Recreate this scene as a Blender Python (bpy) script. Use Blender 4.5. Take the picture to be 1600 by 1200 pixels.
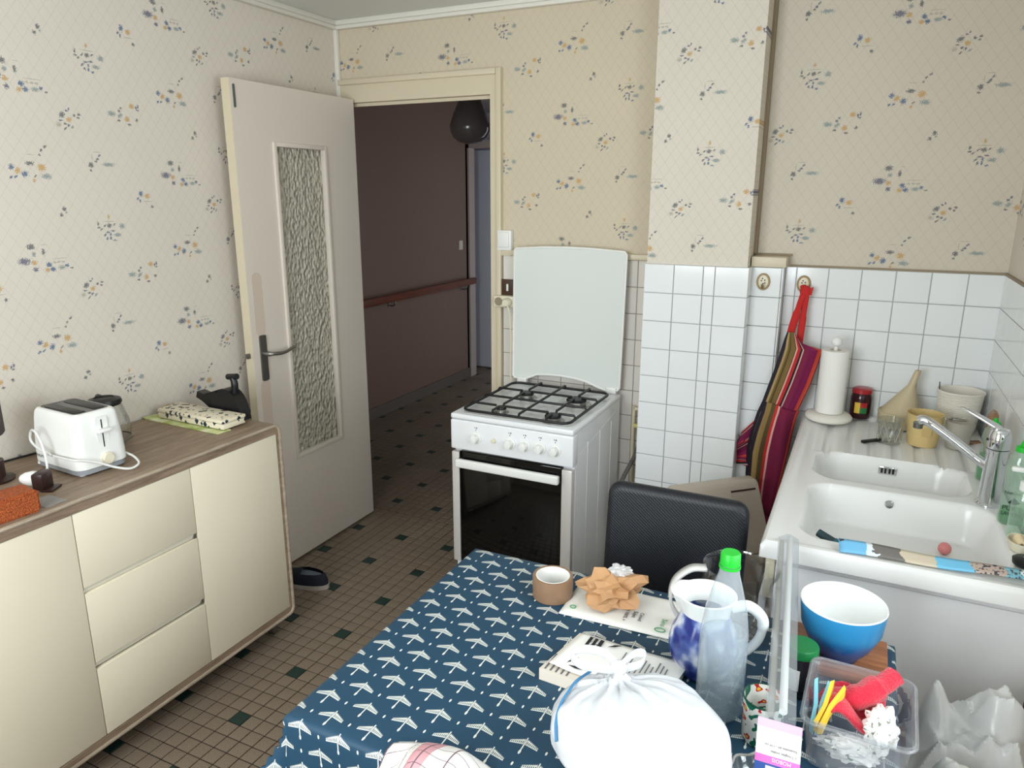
import bpy, bmesh, math, random
from mathutils import Vector, Matrix, noise

random.seed(4)
for o in list(bpy.data.objects):
    bpy.data.objects.remove(o)
SC = bpy.context.scene
COL = SC.collection
PI = math.pi

# ------------------------------------------------------------------ camera
cam_d = bpy.data.cameras.new('camera')
cam = bpy.data.objects.new('camera', cam_d)
COL.objects.link(cam)
_r = Vector((0.90006889, 0.43574432, 0.00169902))
_u = Vector((-0.11104279, 0.22559496, 0.96787211))
_f = Vector((-0.42136148, 0.87134023, -0.25143727))
_m = Matrix((_r, _u, -_f)).transposed().to_4x4()
_m.translation = (2.3221, -2.9332, 1.6373)
cam.matrix_world = _m
cam_d.sensor_fit = 'HORIZONTAL'
cam_d.sensor_width = 36.0
cam_d.lens = 36.0 * 1142.17 / 1600.0
cam_d.clip_start = 0.05
SC.camera = cam

# ------------------------------------------------------------------ world, daylight, exposure
world = bpy.data.worlds.new('overcast_sky')
SC.world = world
world.use_nodes = True
_bg = world.node_tree.nodes['Background']
_bg.inputs[0].default_value = (0.80, 0.90, 1.0, 1)
_bg.inputs[1].default_value = 1.0


def area_light(name, loc, rot, sx, sy, power, color):
    d = bpy.data.lights.new(name, 'AREA')
    d.shape = 'RECTANGLE'
    d.size, d.size_y = sx, sy
    d.energy = power
    d.color = color
    o = bpy.data.objects.new(name, d)
    o.location = loc
    o.rotation_euler = rot
    COL.objects.link(o)
    return o


# daylight falling through the kitchen window in the right wall
area_light('daylight_kitchen_window', (2.98, -2.15, 1.58), (0, PI / 2, 0), 1.25, 1.5, 36, (0.93, 0.965, 1.0))
# daylight through the second window, in the wall behind the table
area_light('daylight_rear_window', (1.35, -3.80, 1.58), (PI / 2, 0, 0), 1.2, 1.25, 80, (0.93, 0.965, 1.0))
# daylight of the room at the far end of the hall, coming through its open doorway
area_light('daylight_hall_doorway', (1.15, 2.35, 1.20), (0, PI / 2, 0), 1.7, 0.7, 8.0, (0.93, 0.95, 1.0))

vs = SC.view_settings
vs.view_transform = 'Standard'
vs.look = 'None'
vs.exposure = -0.13
vs.gamma = 1.0
vs.use_curve_mapping = False


# ------------------------------------------------------------------ colours and materials
def lin(c):
    out = []
    for v in c[:3]:
        v = v / 255.0
        out.append(v / 12.92 if v <= 0.04045 else ((v + 0.055) / 1.055) ** 2.4)
    return (out[0], out[1], out[2], 1.0)


MATS = {}


def mat(name, rgb=(200, 200, 200), rough=0.5, metal=0.0, trans=0.0, ior=1.45, alpha=1.0, spec=0.5, coat=0.0, sheen=0.0):
    if name in MATS:
        return MATS[name]
    m = bpy.data.materials.new(name)
    m.use_nodes = True
    b = m.node_tree.nodes['Principled BSDF']
    b.inputs['Base Color'].default_value = lin(rgb)
    b.inputs['Roughness'].default_value = rough
    b.inputs['Metallic'].default_value = metal
    b.inputs['IOR'].default_value = ior
    b.inputs['Transmission Weight'].default_value = trans
    b.inputs['Alpha'].default_value = alpha
    b.inputs['Specular IOR Level'].default_value = spec
    b.inputs['Coat Weight'].default_value = coat
    b.inputs['Sheen Weight'].default_value = sheen
    MATS[name] = m
    return m


class NT:
    """small helper to write node trees"""
    def __init__(self, m):
        self.m = m
        self.t = m.node_tree
        self.b = self.t.nodes['Principled BSDF']

    def n(self, typ, **kw):
        nd = self.t.nodes.new(typ)
        for k, v in kw.items():
            setattr(nd, k, v)
        return nd

    def set(self, sock, v):
        if isinstance(v, bpy.types.NodeSocket):
            self.t.links.new(v, sock)
        elif v is not None:
            sock.default_value = v

    def math(self, op, a, b=None, c=None, clamp=False):
        nd = self.n('ShaderNodeMath', operation=op, use_clamp=clamp)
        self.set(nd.inputs[0], a)
        if b is not None:
            self.set(nd.inputs[1], b)
        if c is not None:
            self.set(nd.inputs[2], c)
        return nd.outputs[0]

    def mix(self, fac, a, b):
        nd = self.n('ShaderNodeMix', data_type='RGBA')
        self.set(nd.inputs[0], fac)
        self.set(nd.inputs[6], a)
        self.set(nd.inputs[7], b)
        return nd.outputs[2]

    def coord(self, which='Object'):
        return self.n('ShaderNodeTexCoord').outputs[which]

    def sep(self, v):
        nd = self.n('ShaderNodeSeparateXYZ')
        self.set(nd.inputs[0], v)
        return nd.outputs

    def comb(self, x=0.0, y=0.0, z=0.0):
        nd = self.n('ShaderNodeCombineXYZ')
        self.set(nd.inputs[0], x)
        self.set(nd.inputs[1], y)
        self.set(nd.inputs[2], z)
        return nd.outputs[0]

    def noise(self, vec, scale, detail=2.0, rough=0.5):
        nd = self.n('ShaderNodeTexNoise')
        self.set(nd.inputs['Vector'], vec)
        nd.inputs['Scale'].default_value = scale
        nd.inputs['Detail'].default_value = detail
        nd.inputs['Roughness'].default_value = rough
        return nd.outputs['Fac']

    def ramp(self, fac, stops, interp='LINEAR'):
        nd = self.n('ShaderNodeValToRGB')
        self.set(nd.inputs[0], fac)
        cr = nd.color_ramp
        cr.interpolation = interp
        while len(cr.elements) < len(stops):
            cr.elements.new(0.5)
        for e, (p, c) in zip(cr.elements, stops):
            e.position = p
            e.color = lin(c) if max(c) > 1 else (c[0], c[1], c[2], 1)
        return nd.outputs[0]

    def scale(self, v, s):
        nd = self.n('ShaderNodeVectorMath', operation='MULTIPLY')
        self.set(nd.inputs[0], v)
        nd.inputs[1].default_value = s
        return nd.outputs[0]

    def bump(self, h, strength=0.3, dist=0.01):
        nd = self.n('ShaderNodeBump')
        self.set(nd.inputs['Height'], h)
        nd.inputs['Strength'].default_value = strength
        nd.inputs['Distance'].default_value = dist
        self.t.links.new(nd.outputs[0], self.b.inputs['Normal'])

    def col(self, v):
        self.set(self.b.inputs['Base Color'], v)


# ---- wallpaper: diamond lattice with eight printed motifs in a half-drop repeat
BLUE, SLATE, OCHRE, GREY, TEAL, PALE = 'BLUE', 'SLATE', 'OCHRE', 'GREY', 'TEAL', 'PALE'
PRINT = {BLUE: (78, 104, 138), SLATE: (98, 100, 122), OCHRE: (198, 158, 100), GREY: (100, 102, 104), TEAL: (140, 152, 150), PALE: (178, 170, 156)}
MOTIFS = {
    (0.0, 0.0): [(SLATE, -22, -9, 21, 12, -8), (OCHRE, 7, -15, 10, 9, 0), (SLATE, 8, -36, 9, 8, 0), (BLUE, 51, -24, 10, 9, 10),
                 (BLUE, 62, -39, 10, 8, -15), (OCHRE, 44, -40, 9, 8, 0), (TEAL, 91, -36, 13, 7, 0), (BLUE, 109, -31, 7, 6, 0),
                 (GREY, 124, -40, 6, 3, -20), (PALE, 70, -18, 6, 4, 0), (PALE, 84, -18, 6, 4, 0), (PALE, 98, -18, 6, 4, 0),
                 (PALE, 86, -7, 30, 1.2, 0), (GREY, 3, 34, 14, 10, 15), (TEAL, 9, 11, 8, 8, 0), (GREY, 39, 16, 6, 12, 0), (PALE, 44, 38, 10, 1.2, 0)],
    (0.04, 0.265): [(BLUE, -56, 4, 9, 9, 0), (OCHRE, -39, -6, 11, 9, 30), (BLUE, -19, -15, 11, 10, 20), (BLUE, -61, -25, 7, 4, 45),
                    (BLUE, -47, -23, 7, 4, 45), (GREY, 0, 16, 15, 7, 0), (OCHRE, 34, 5, 14, 12, 0), (TEAL, 46, -21, 18, 9, 5),
                    (OCHRE, 6, -34, 5, 7, 0), (GREY, 12, -21, 7, 3, 30), (GREY, 34, 42, 4, 4, 0), (GREY, 41, 56, 5, 4, 40), (GREY, 54, 67, 7, 4, 40), (PALE, 4, 42, 18, 1.2, 0)],
    (-0.124, -0.088): [(BLUE, -10, 14, 9, 11, -20), (BLUE, -24, -2, 7, 4, 45), (BLUE, -16, -10, 4, 7, 0), (OCHRE, 14, 6, 11, 9, 0), (GREY, 30, -30, 6, 6, 0), (PALE, 14, -12, 20, 1.5, -5)],
    (-0.264, -0.189): [(OCHRE, -5, 40, 5, 8, 0), (PALE, -4, 25, 26, 1.5, 0), (GREY, -6, 11, 10, 8, 0), (GREY, -22, 11, 7, 3, 40), (GREY, 12, 14, 6, 3, 40),
                       (GREY, -46, 18, 4, 7, 10), (GREY, -45, 6, 7, 3.5, 10), (GREY, -36, 0, 7, 3, 40), (TEAL, 41, 8, 12, 10, 0),
                       (SLATE, -14, -10, 8, 3.5, 10), (SLATE, 5, -7, 9, 3.5, 0), (SLATE, -25, -19, 8, 3.5, 20), (SLATE, -19, -31, 4, 6, 0),
                       (BLUE, -6, -31, 4, 7, -25), (BLUE, 8, -38, 7, 3.5, 0), (BLUE, -5, -18, 4, 6, -20), (TEAL, 21, -21, 15, 7, 5)],
    (-0.161, 0.183): [(TEAL, -46, 1, 16, 9, 0), (TEAL, -16, -3, 12, 7, 20), (SLATE, -18, 12, 5, 5, 0), (SLATE, -10, 21, 5, 5, 0), (OCHRE, 9, -12, 10, 10, 0),
                      (GREY, -22, -19, 7, 4, -15), (GREY, 16, -29, 7, 4, 0), (OCHRE, 31, 31, 11, 10, 0), (SLATE, 48, 27, 4, 6, 0), (SLATE, 56, 32, 4, 7, -20), (SLATE, 54, 20, 7, 3, 10), (GREY, 46, -12, 6, 6, 30)],
    (-0.268, 0.027): [(TEAL, 24, -7, 24, 7, 5), (GREY, -38, -10, 10, 10, 0), (GREY, -41, -27, 5, 4, 0), (SLATE, -13, 9, 6, 5, 30), (SLATE, -5, 20, 7, 3.5, 45), (GREY, -19, 2, 5, 4, 0), (PALE, -31, 14, 1.3, 16, -8), (PALE, -14, 31, 16, 1.3, 5)],
    (0.185, -0.112): [(OCHRE, 0, -2, 10, 9, 0), (SLATE, -5, 24, 5, 4, 0), (SLATE, 3, 30, 3, 5, 0), (GREY, -21, 11, 12, 9, 30), (GREY, 19, 12, 6, 5, 0), (GREY, 35, 16, 6, 5, 0),
                      (GREY, 32, 6, 5, 4, 0), (SLATE, -28, -6, 7, 3, -20), (GREY, -14, -15, 6, 4, 0), (SLATE, -3, -19, 6, 4, 20), (PALE, -35, -19, 9, 8, 0), (GREY, -16, -30, 8, 3, 25), (TEAL, 8, -24, 8, 4, 30)],
    (0.12, 0.136): [(GREY, 7, 9, 8, 8, 0), (GREY, -5, -9, 7, 7, 0), (TEAL, 12, -2, 5, 3, 30)],
}


def wallpaper(name, axis, u0, v0, tint=(224, 215, 202)):
    m = mat(name, tint, rough=0.75, spec=0.25)
    T = NT(m)
    s = T.sep(T.coord('Object'))
    u = T.math('SUBTRACT', s[axis], u0)
    v = T.math('SUBTRACT', s[2], v0)
    PU, PV = 0.545, 0.532
    C40, S40 = math.cos(math.radians(40)), math.sin(math.radians(40))
    nz = T.noise(T.comb(u, v, 0.0), 300.0, 1.0)
    sets = {}
    thread = 0.0
    bound = None
    for (mu, mv), shapes in MOTIFS.items():
        t = T.math('MULTIPLY_ADD', u, 1.0 / PU, -mu / PU)
        i = T.math('FLOOR', T.math('ADD', t, 0.5))
        ul = T.math('MULTIPLY', T.math('SUBTRACT', t, i), PU)
        vl = T.math('WRAP', T.math('SUBTRACT', T.math('SUBTRACT', v, mv), T.math('MULTIPLY', i, PV / 2)), PV / 2, -PV / 2)
        ex = [(dx - max(rx, rz) * 1.35, dx + max(rx, rz) * 1.35, dz - max(rx, rz) * 1.35, dz + max(rx, rz) * 1.35) for (_, dx, dz, rx, rz, _r0) in shapes]
        bx0, bx1, bz0, bz1 = min(e[0] for e in ex), max(e[1] for e in ex), min(e[2] for e in ex), max(e[3] for e in ex)
        bq = T.math('MAXIMUM', T.math('ABSOLUTE', T.math('MULTIPLY_ADD', ul, 2000 / (bx1 - bx0), -(bx0 + bx1) / (bx1 - bx0))),
                    T.math('ABSOLUTE', T.math('MULTIPLY_ADD', vl, 2000 / (bz1 - bz0), -(bz0 + bz1) / (bz1 - bz0))))
        bound = bq if bound is None else T.math('MINIMUM', bound, bq)
        ru = T.math('ADD', T.math('MULTIPLY', ul, C40), T.math('MULTIPLY', vl, S40))
        rv = T.math('SUBTRACT', T.math('MULTIPLY', vl, C40), T.math('MULTIPLY', ul, S40))
        for (c, dx, dz, rx, rz, rot) in shapes:
            # the third coordinate only threads the nodes one after another (scaled away below)
            tilted = rot >= 20
            x_, y_ = (ru, rv) if tilted else (ul, vl)
            if tilted:
                dx, dz = dx * C40 + dz * S40, -dx * S40 + dz * C40
            mp = T.n('ShaderNodeVectorMath', operation='MULTIPLY_ADD')
            T.t.links.new(T.comb(x_, y_, thread), mp.inputs[0])
            mp.inputs[1].default_value = (1000 / rx, 1000 / rz, 0)
            mp.inputs[2].default_value = (-dx / rx, -dz / rz, 0)
            ln = T.n('ShaderNodeVectorMath', operation='LENGTH')
            T.t.links.new(mp.outputs[0], ln.inputs[0])
            d = ln.outputs['Value']
            sets[c] = d if c not in sets else T.math('MINIMUM', sets[c], d)
            thread = sets[c]
    # lattice lines
    def tri(sg):
        w = T.math('ADD', T.math('MULTIPLY', u, 1 / 0.0389), T.math('MULTIPLY', v, sg / 0.0532))
        return T.math('ABSOLUTE', T.math('SUBTRACT', T.math('FRACT', w), 0.5))
    latt = T.math('MAXIMUM', tri(1.0), tri(-1.0))
    line = T.math('MULTIPLY', T.math('SUBTRACT', latt, 0.463), 30.0, clamp=True)
    line = T.math('MULTIPLY', line, T.math('MULTIPLY_ADD', nz, 0.9, 0.1))
    base = T.mix(T.noise(T.comb(u, v, 0.0), 2.2, 2.0), lin(tint), lin(tuple(c * 0.965 for c in tint)))
    out = plain = T.mix(line, base, lin(tuple(c * 0.86 for c in tint)))
    for c in (PALE, TEAL, GREY, OCHRE, SLATE, BLUE):
        d = T.math('ADD', sets[c], T.math('MULTIPLY_ADD', nz, 2.6, -1.2))
        k = T.math('MULTIPLY', T.math('SUBTRACT', 1.0, d), 5.0, clamp=True)
        out = T.mix(T.math('MULTIPLY', k, 0.86), out, lin(PRINT[c]))
    T.col(out)
    # the print is only evaluated inside the boxes around the motifs
    pb = T.n('ShaderNodeBsdfPrincipled')
    for k in ('Roughness', 'Specular IOR Level', 'IOR'):
        pb.inputs[k].default_value = T.b.inputs[k].default_value
    T.set(pb.inputs['Base Color'], plain)
    mx = T.n('ShaderNodeMixShader')
    T.set(mx.inputs[0], T.math('LESS_THAN', bound, 1.0))
    T.t.links.new(pb.outputs[0], mx.inputs[1])
    T.t.links.new(T.b.outputs[0], mx.inputs[2])
    om = [n_ for n_ in T.t.nodes if n_.type == 'OUTPUT_MATERIAL'][0]
    T.t.links.new(mx.outputs[0], om.inputs[0])
    return m


WP_LEFT = wallpaper('wallpaper_print_left', 1, -0.985, 1.71)
WP_BACK_A = wallpaper('wallpaper_print_stove_side', 0, 1.133, 1.952, (214, 201, 178))
WP_BACK_B = wallpaper('wallpaper_print_sink_side', 0, 2.344, 1.692, (216, 206, 190))
WP_CHASE = wallpaper('wallpaper_print_column', 0, 2.030, 1.965, (224, 215, 201))


def wood(name, c1, c2, axis_scale, rough=0.45):
    m = mat(name, c1, rough=rough)
    T = NT(m)
    v = T.scale(T.coord('Object'), axis_scale)
    a = T.noise(v, 6.0, 5.0, 0.65)
    b = T.noise(v, 40.0, 3.0, 0.6)
    f = T.math('ADD', T.math('MULTIPLY', a, 0.7), T.math('MULTIPLY', b, 0.3))
    T.col(T.ramp(f, [(0.34, c2), (0.62, c1)]))
    T.bump(b, 0.08, 0.002)
    return m


def speckle(name, c1, c2, scale, rough, spread=0.12):
    m = mat(name, c1, rough=rough)
    T = NT(m)
    f = T.noise(T.coord('Object'), scale, 3.0, 0.7)
    g = T.noise(T.coord('Object'), 3.0, 2.0)
    f = T.math('MULTIPLY_ADD', g, 0.25, T.math('SUBTRACT', f, 0.125))
    T.col(T.ramp(f, [(0.5 - spread, c2), (0.5 + spread, c1)]))
    return m


M_OAK = wood('grey_oak_laminate', (160, 138, 116), (118, 98, 82), (9.0, 1.0, 9.0))
M_OAKEDGE = wood('grey_oak_edge', (184, 168, 148), (140, 124, 106), (9.0, 1.0, 9.0))
M_RAIL = wood('varnished_handrail', (128, 70, 44), (96, 48, 30), (6.0, 1.0, 6.0), 0.35)
M_BOARD = wood('chopping_board_wood', (176, 116, 76), (120, 72, 44), (1.0, 14.0, 14.0))
M_BRUSHWOOD = wood('brush_wood', (166, 124, 92), (126, 90, 64), (5, 5, 1.0))
M_CREAM = mat('cream_lacquer', (234, 224, 200), rough=0.38)
M_CREAMPAINT = mat('cream_gloss_paint', (214, 202, 176), rough=0.4)
M_DOORPAINT = mat('off_white_door_paint', (224, 213, 201), rough=0.42)
M_DOORPATCH = mat('repainted_door_patch', (214, 196, 180), rough=0.5)
M_WHITEPAINT = mat('white_paint', (232, 228, 218), rough=0.45)
M_CEIL = mat('ceiling_white', (226, 226, 220), rough=0.8)
M_ENAMEL = mat('white_enamel', (236, 238, 240), rough=0.22)
M_LIDGLASS = mat('white_lid_enamel', (222, 226, 222), rough=0.16)
M_WHITEPL = mat('white_plastic', (238, 238, 234), rough=0.35)
M_PILLAR = mat('stove_pillar_grey', (212, 208, 204), rough=0.3, metal=0.2)
M_BLACKGLASS = mat('black_oven_glass', (10, 10, 10), rough=0.06)
M_BLACKIRON = mat('black_enamel_iron', (22, 22, 24), rough=0.45)
M_ALU = mat('brushed_aluminium', (168, 166, 162), rough=0.38, metal=1.0)
M_CHROME = mat('chrome', (222, 224, 228), rough=0.08, metal=1.0)
M_DARKMETAL = mat('aged_handle_metal', (124, 122, 118), rough=0.38, metal=0.9)
M_TILE = mat('white_glazed_tile', (236, 238, 238), rough=0.10)
M_TILEWARM = mat('ivory_glazed_tile', (226, 220, 212), rough=0.14)
M_GROUT = mat('grey_grout', (176, 178, 176), rough=0.85)
M_GROUTW = mat('warm_grout', (150, 140, 130), rough=0.85)
M_SINK = mat('white_sink_resin', (236, 236, 234), rough=0.22)
M_PANEL = mat('pale_grey_laminate', (240, 240, 242), rough=0.4)
M_BLACKPL = mat('black_plastic', (22, 22, 24), rough=0.35)
M_LEATHER = mat('black_leatherette', (26, 28, 34), rough=0.45)
_T = NT(M_LEATHER)
_w = _T.n('ShaderNodeTexWave', wave_type='BANDS', bands_direction='DIAGONAL')
_T.set(_w.inputs[0], _T.scale(_T.coord('Object'), (1.0, 0.0, 1.25)))
_w.inputs['Scale'].default_value = 60.0
_w.inputs['Distortion'].default_value = 0.0
_T.bump(_w.outputs['Fac'], 0.12, 0.003)
M_FLOORTILE = speckle('speckled_brown_floor_tile', (154, 138, 120), (106, 92, 78), 420.0, 0.42)
M_FLOORGREEN = speckle('green_floor_tile', (34, 62, 54), (24, 46, 42), 300.0, 0.4)
M_FLOORGROUT = mat('dark_floor_grout', (48, 38, 30), rough=0.9)
M_HALLPAPER = mat('hall_mauve_wallpaper', (136, 112, 98), rough=0.36)
_T = NT(M_HALLPAPER)
_v = _T.n('ShaderNodeTexVoronoi', feature='SMOOTH_F1')
_T.set(_v.inputs['Vector'], _T.coord('Object'))
_v.inputs['Scale'].default_value = 22.0
_T.bump(_T.math('ADD', _v.outputs['Distance'], _T.noise(_T.coord('Object'), 60.0, 3.0)), 0.5, 0.004)
M_HALLBASE = mat('hall_grey_skirting', (112, 104, 96), rough=0.5)
M_DARKOPAL = mat('unlit_opal_glass', (92, 84, 82), rough=0.12)
M_BROWNPL = mat('brown_switch_plastic', (74, 52, 40), rough=0.35)
M_IVORYPL = mat('ivory_plastic', (228, 220, 196), rough=0.4)
M_CORD = mat('white_cord', (226, 226, 222), rough=0.45)
M_BLACKCORD = mat('black_cord', (20, 19, 18), rough=0.5)
M_KRAFT = mat('kraft_paper', (190, 146, 104), rough=0.8)
M_PAPER = mat('white_paper', (238, 236, 230), rough=0.8)
M_OLDPAPER = mat('aged_paper', (222, 212, 198), rough=0.85)
M_INK = mat('black_print', (30, 30, 34), rough=0.7)
M_GREENINK = mat('green_print', (70, 150, 96), rough=0.7)
M_NAVY = mat('navy_canvas', (28, 32, 46), rough=0.85)
M_SOLE = mat('grey_rubber_sole', (176, 168, 160), rough=0.7)
M_INSOLE = mat('grey_blue_insole', (110, 122, 132), rough=0.8)
M_GREENCAP = mat('green_cap_plastic', (34, 186, 52), rough=0.35)
M_GREENLID = mat('dark_green_lid', (20, 118, 62), rough=0.3)
M_RED = mat('red_apron_strap', (190, 40, 38), rough=0.85)
M_REDLID = mat('red_lid', (168, 36, 44), rough=0.3)
M_TERRY = mat('red_terry_cloth', (214, 36, 62), rough=0.95, sheen=0.4)
_T = NT(M_TERRY)
_T.bump(_T.noise(_T.coord('Object'), 320.0, 2.0), 0.9, 0.004)
M_BLUEGLAZE = mat('blue_glaze', (44, 128, 190), rough=0.2)
_T = NT(M_BLUEGLAZE)
_T.col(_T.ramp(_T.math('MULTIPLY', _T.sep(_T.coord('Object'))[2], 1 / 0.12), [(0.0, (24, 72, 134)), (0.35, (34, 100, 172)), (0.6, (52, 144, 200))]))
M_WHITEGLAZE = mat('white_glaze', (236, 238, 236), rough=0.15)
M_COBALT = mat('cobalt_painted_glaze', (60, 78, 150), rough=0.15)
_T = NT(M_COBALT)
_nn = _T.noise(_T.coord('Object'), 26.0, 1.5)
_T.col(_T.ramp(_nn, [(0.42, (40, 52, 128)), (0.52, (84, 104, 172)), (0.62, (214, 220, 232))]))
M_FUNNEL = mat('amber_translucent_plastic', (196, 180, 148), rough=0.4)
M_BEIGEJUG = mat('beige_plastic', (214, 188, 130), rough=0.45)
M_STRAW = mat('cream_wicker_plastic', (232, 226, 214), rough=0.5)
M_PINK = mat('pink_rubber', (226, 140, 140), rough=0.4)
M_TEALBRUSH = mat('teal_brush_plastic', (40, 92, 108), rough=0.4)
M_SPONGE = speckle('orange_scouring_sponge', (200, 104, 48), (146, 64, 26), 260.0, 0.6)
_T = NT(M_SPONGE)
_T.bump(_T.noise(_T.coord('Object'), 300.0, 2.0), 1.0, 0.006)
M_TAPE = mat('brown_parcel_tape', (142, 112, 88), rough=0.25)
M_CARDBOARD = mat('cardboard_core', (222, 206, 190), rough=0.85)
M_GREYCARD = mat('grey_card', (150, 146, 142), rough=0.7)
M_BIN = mat('beige_bin_plastic', (186, 174, 160), rough=0.45)
M_YELLOW = mat('yellow_peg_plastic', (250, 204, 60), rough=0.4)
M_LIGHTBLUE = mat('light_blue_peg_plastic', (130, 196, 214), rough=0.4)
M_PINKCARD = mat('pink_card_print', (240, 110, 190), rough=0.5)
M_BLUECARD = mat('blue_card_print', (28, 74, 150), rough=0.5)
M_STEEL = mat('steel_blade', (150, 152, 156), rough=0.2, metal=1.0)
M_GOLD = mat('antique_gold_rim', (140, 116, 74), rough=0.4, metal=0.3)
M_BROWNLINE = mat('brown_sealant', (150, 134, 110), rough=0.7)
M_CAFE = mat('coffee_brown_plastic', (52, 32, 28), rough=0.35)
M_BLUELINE = mat('blue_tie', (64, 128, 176), rough=0.5)
M_GREYPAINT = mat('grey_mark', (90, 96, 90), rough=0.6)
M_DARKGLASS = mat('dark_preserve', (50, 16, 24), rough=0.12)
M_HOSE = mat('grey_gas_hose', (96, 92, 88), rough=0.6)
M_PIPE = mat('cream_painted_pipe', (222, 212, 186), rough=0.45)
M_BRASS = mat('brass_valve', (212, 200, 130), rough=0.4)


def clear(name, tint=(255, 255, 255), fac=0.14, rough=0.03, body=None, bodyfac=0.0):
    """thin clear glass or film that lets light and shadow rays through"""
    m = bpy.data.materials.new(name)
    m.use_nodes = True
    t = m.node_tree
    t.nodes.clear()
    out = t.nodes.new('ShaderNodeOutputMaterial')
    tr = t.nodes.new('ShaderNodeBsdfTransparent')
    tr.inputs[0].default_value = lin(tint)
    gl = t.nodes.new('ShaderNodeBsdfGlossy')
    gl.inputs['Roughness'].default_value = rough
    lw = t.nodes.new('ShaderNodeLayerWeight')
    lw.inputs[0].default_value = 0.5
    fr = t.nodes.new('ShaderNodeMath')
    fr.operation = 'POWER'
    t.links.new(lw.outputs['Facing'], fr.inputs[0])
    fr.inputs[1].default_value = 3.0
    ad = t.nodes.new('ShaderNodeMath')
    ad.operation = 'MULTIPLY_ADD'
    ad.use_clamp = True
    t.links.new(fr.outputs[0], ad.inputs[0])
    ad.inputs[1].default_value = 0.55
    ad.inputs[2].default_value = fac * 0.5
    mx = t.nodes.new('ShaderNodeMixShader')
    t.links.new(ad.outputs[0], mx.inputs[0])
    t.links.new(tr.outputs[0], mx.inputs[1])
    t.links.new(gl.outputs[0], mx.inputs[2])
    last = mx.outputs[0]
    if body:
        df = t.nodes.new('ShaderNodeBsdfPrincipled')
        df.inputs['Base Color'].default_value = lin(body)
        df.inputs['Roughness'].default_value = 0.4
        m2 = t.nodes.new('ShaderNodeMixShader')
        m2.inputs[0].default_value = bodyfac
        t.links.new(last, m2.inputs[1])
        t.links.new(df.outputs[0], m2.inputs[2])
        last = m2.outputs[0]
    t.links.new(last, out.inputs[0])
    MATS[name] = m
    return m


C_GLASS = clear('clear_glass', (252, 253, 253), 0.10)
C_PANE = clear('window_pane_glass', (250, 252, 252), 0.06)
C_BOTTLE = clear('clear_bottle_plastic', (248, 252, 253), 0.16, 0.06, (232, 240, 246), 0.22)
C_WATER = clear('water_in_bottle', (244, 250, 252), 0.08, 0.02, (206, 224, 236), 0.14)
C_SOAP = clear('pale_green_soap_bottle', (238, 248, 240), 0.16, 0.08, (206, 232, 214), 0.16)
C_SOAPDARK = clear('green_liquid', (120, 210, 136), 0.10, 0.05, (40, 160, 74), 0.4)
C_TUB = clear('clear_tub_plastic', (250, 251, 252), 0.14, 0.12, (232, 236, 240), 0.10)
C_SLEEVE = clear('clear_rod_sleeve', (246, 248, 250), 0.18, 0.10, (214, 222, 230), 0.12)
C_FILM = clear('thin_carrier_film', (250, 250, 250), 0.14, 0.15, (252, 252, 251), 0.70)
C_BAG = clear('white_bin_liner', (250, 250, 250), 0.10, 0.25, (222, 224, 228), 0.84)
C_TUMBLER = clear('cut_tumbler_glass', (244, 246, 245), 0.30, 0.05)
C_MILK = clear('frosted_beaker', (236, 234, 228), 0.12, 0.25, (226, 222, 212), 0.35)


def patterned(name):
    return mat(name)


# door pane: obscured, hammered glass
M_OBSCURE = mat('hammered_obscure_glass', (188, 182, 166), rough=0.18, spec=0.8)
_T = NT(M_OBSCURE)
_c = _T.scale(_T.coord('Object'), (1.0, 1.0, 0.62))
_v = _T.n('ShaderNodeTexVoronoi', feature='SMOOTH_F1')
_T.set(_v.inputs['Vector'], _c)
_v.inputs['Scale'].default_value = 74.0
_hh = _T.math('ADD', _v.outputs['Distance'], _T.math('MULTIPLY', _T.noise(_c, 40.0, 2.0), 0.6))
_T.bump(_hh, 1.0, 0.022)

# tablecloth: white gulls on petrol blue, printed in a staggered repeat
M_CLOTH = mat('petrol_blue_bird_cloth', (30, 66, 92), rough=0.55)
_T = NT(M_CLOTH)
_s = _T.sep(_T.coord('UV'))


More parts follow.
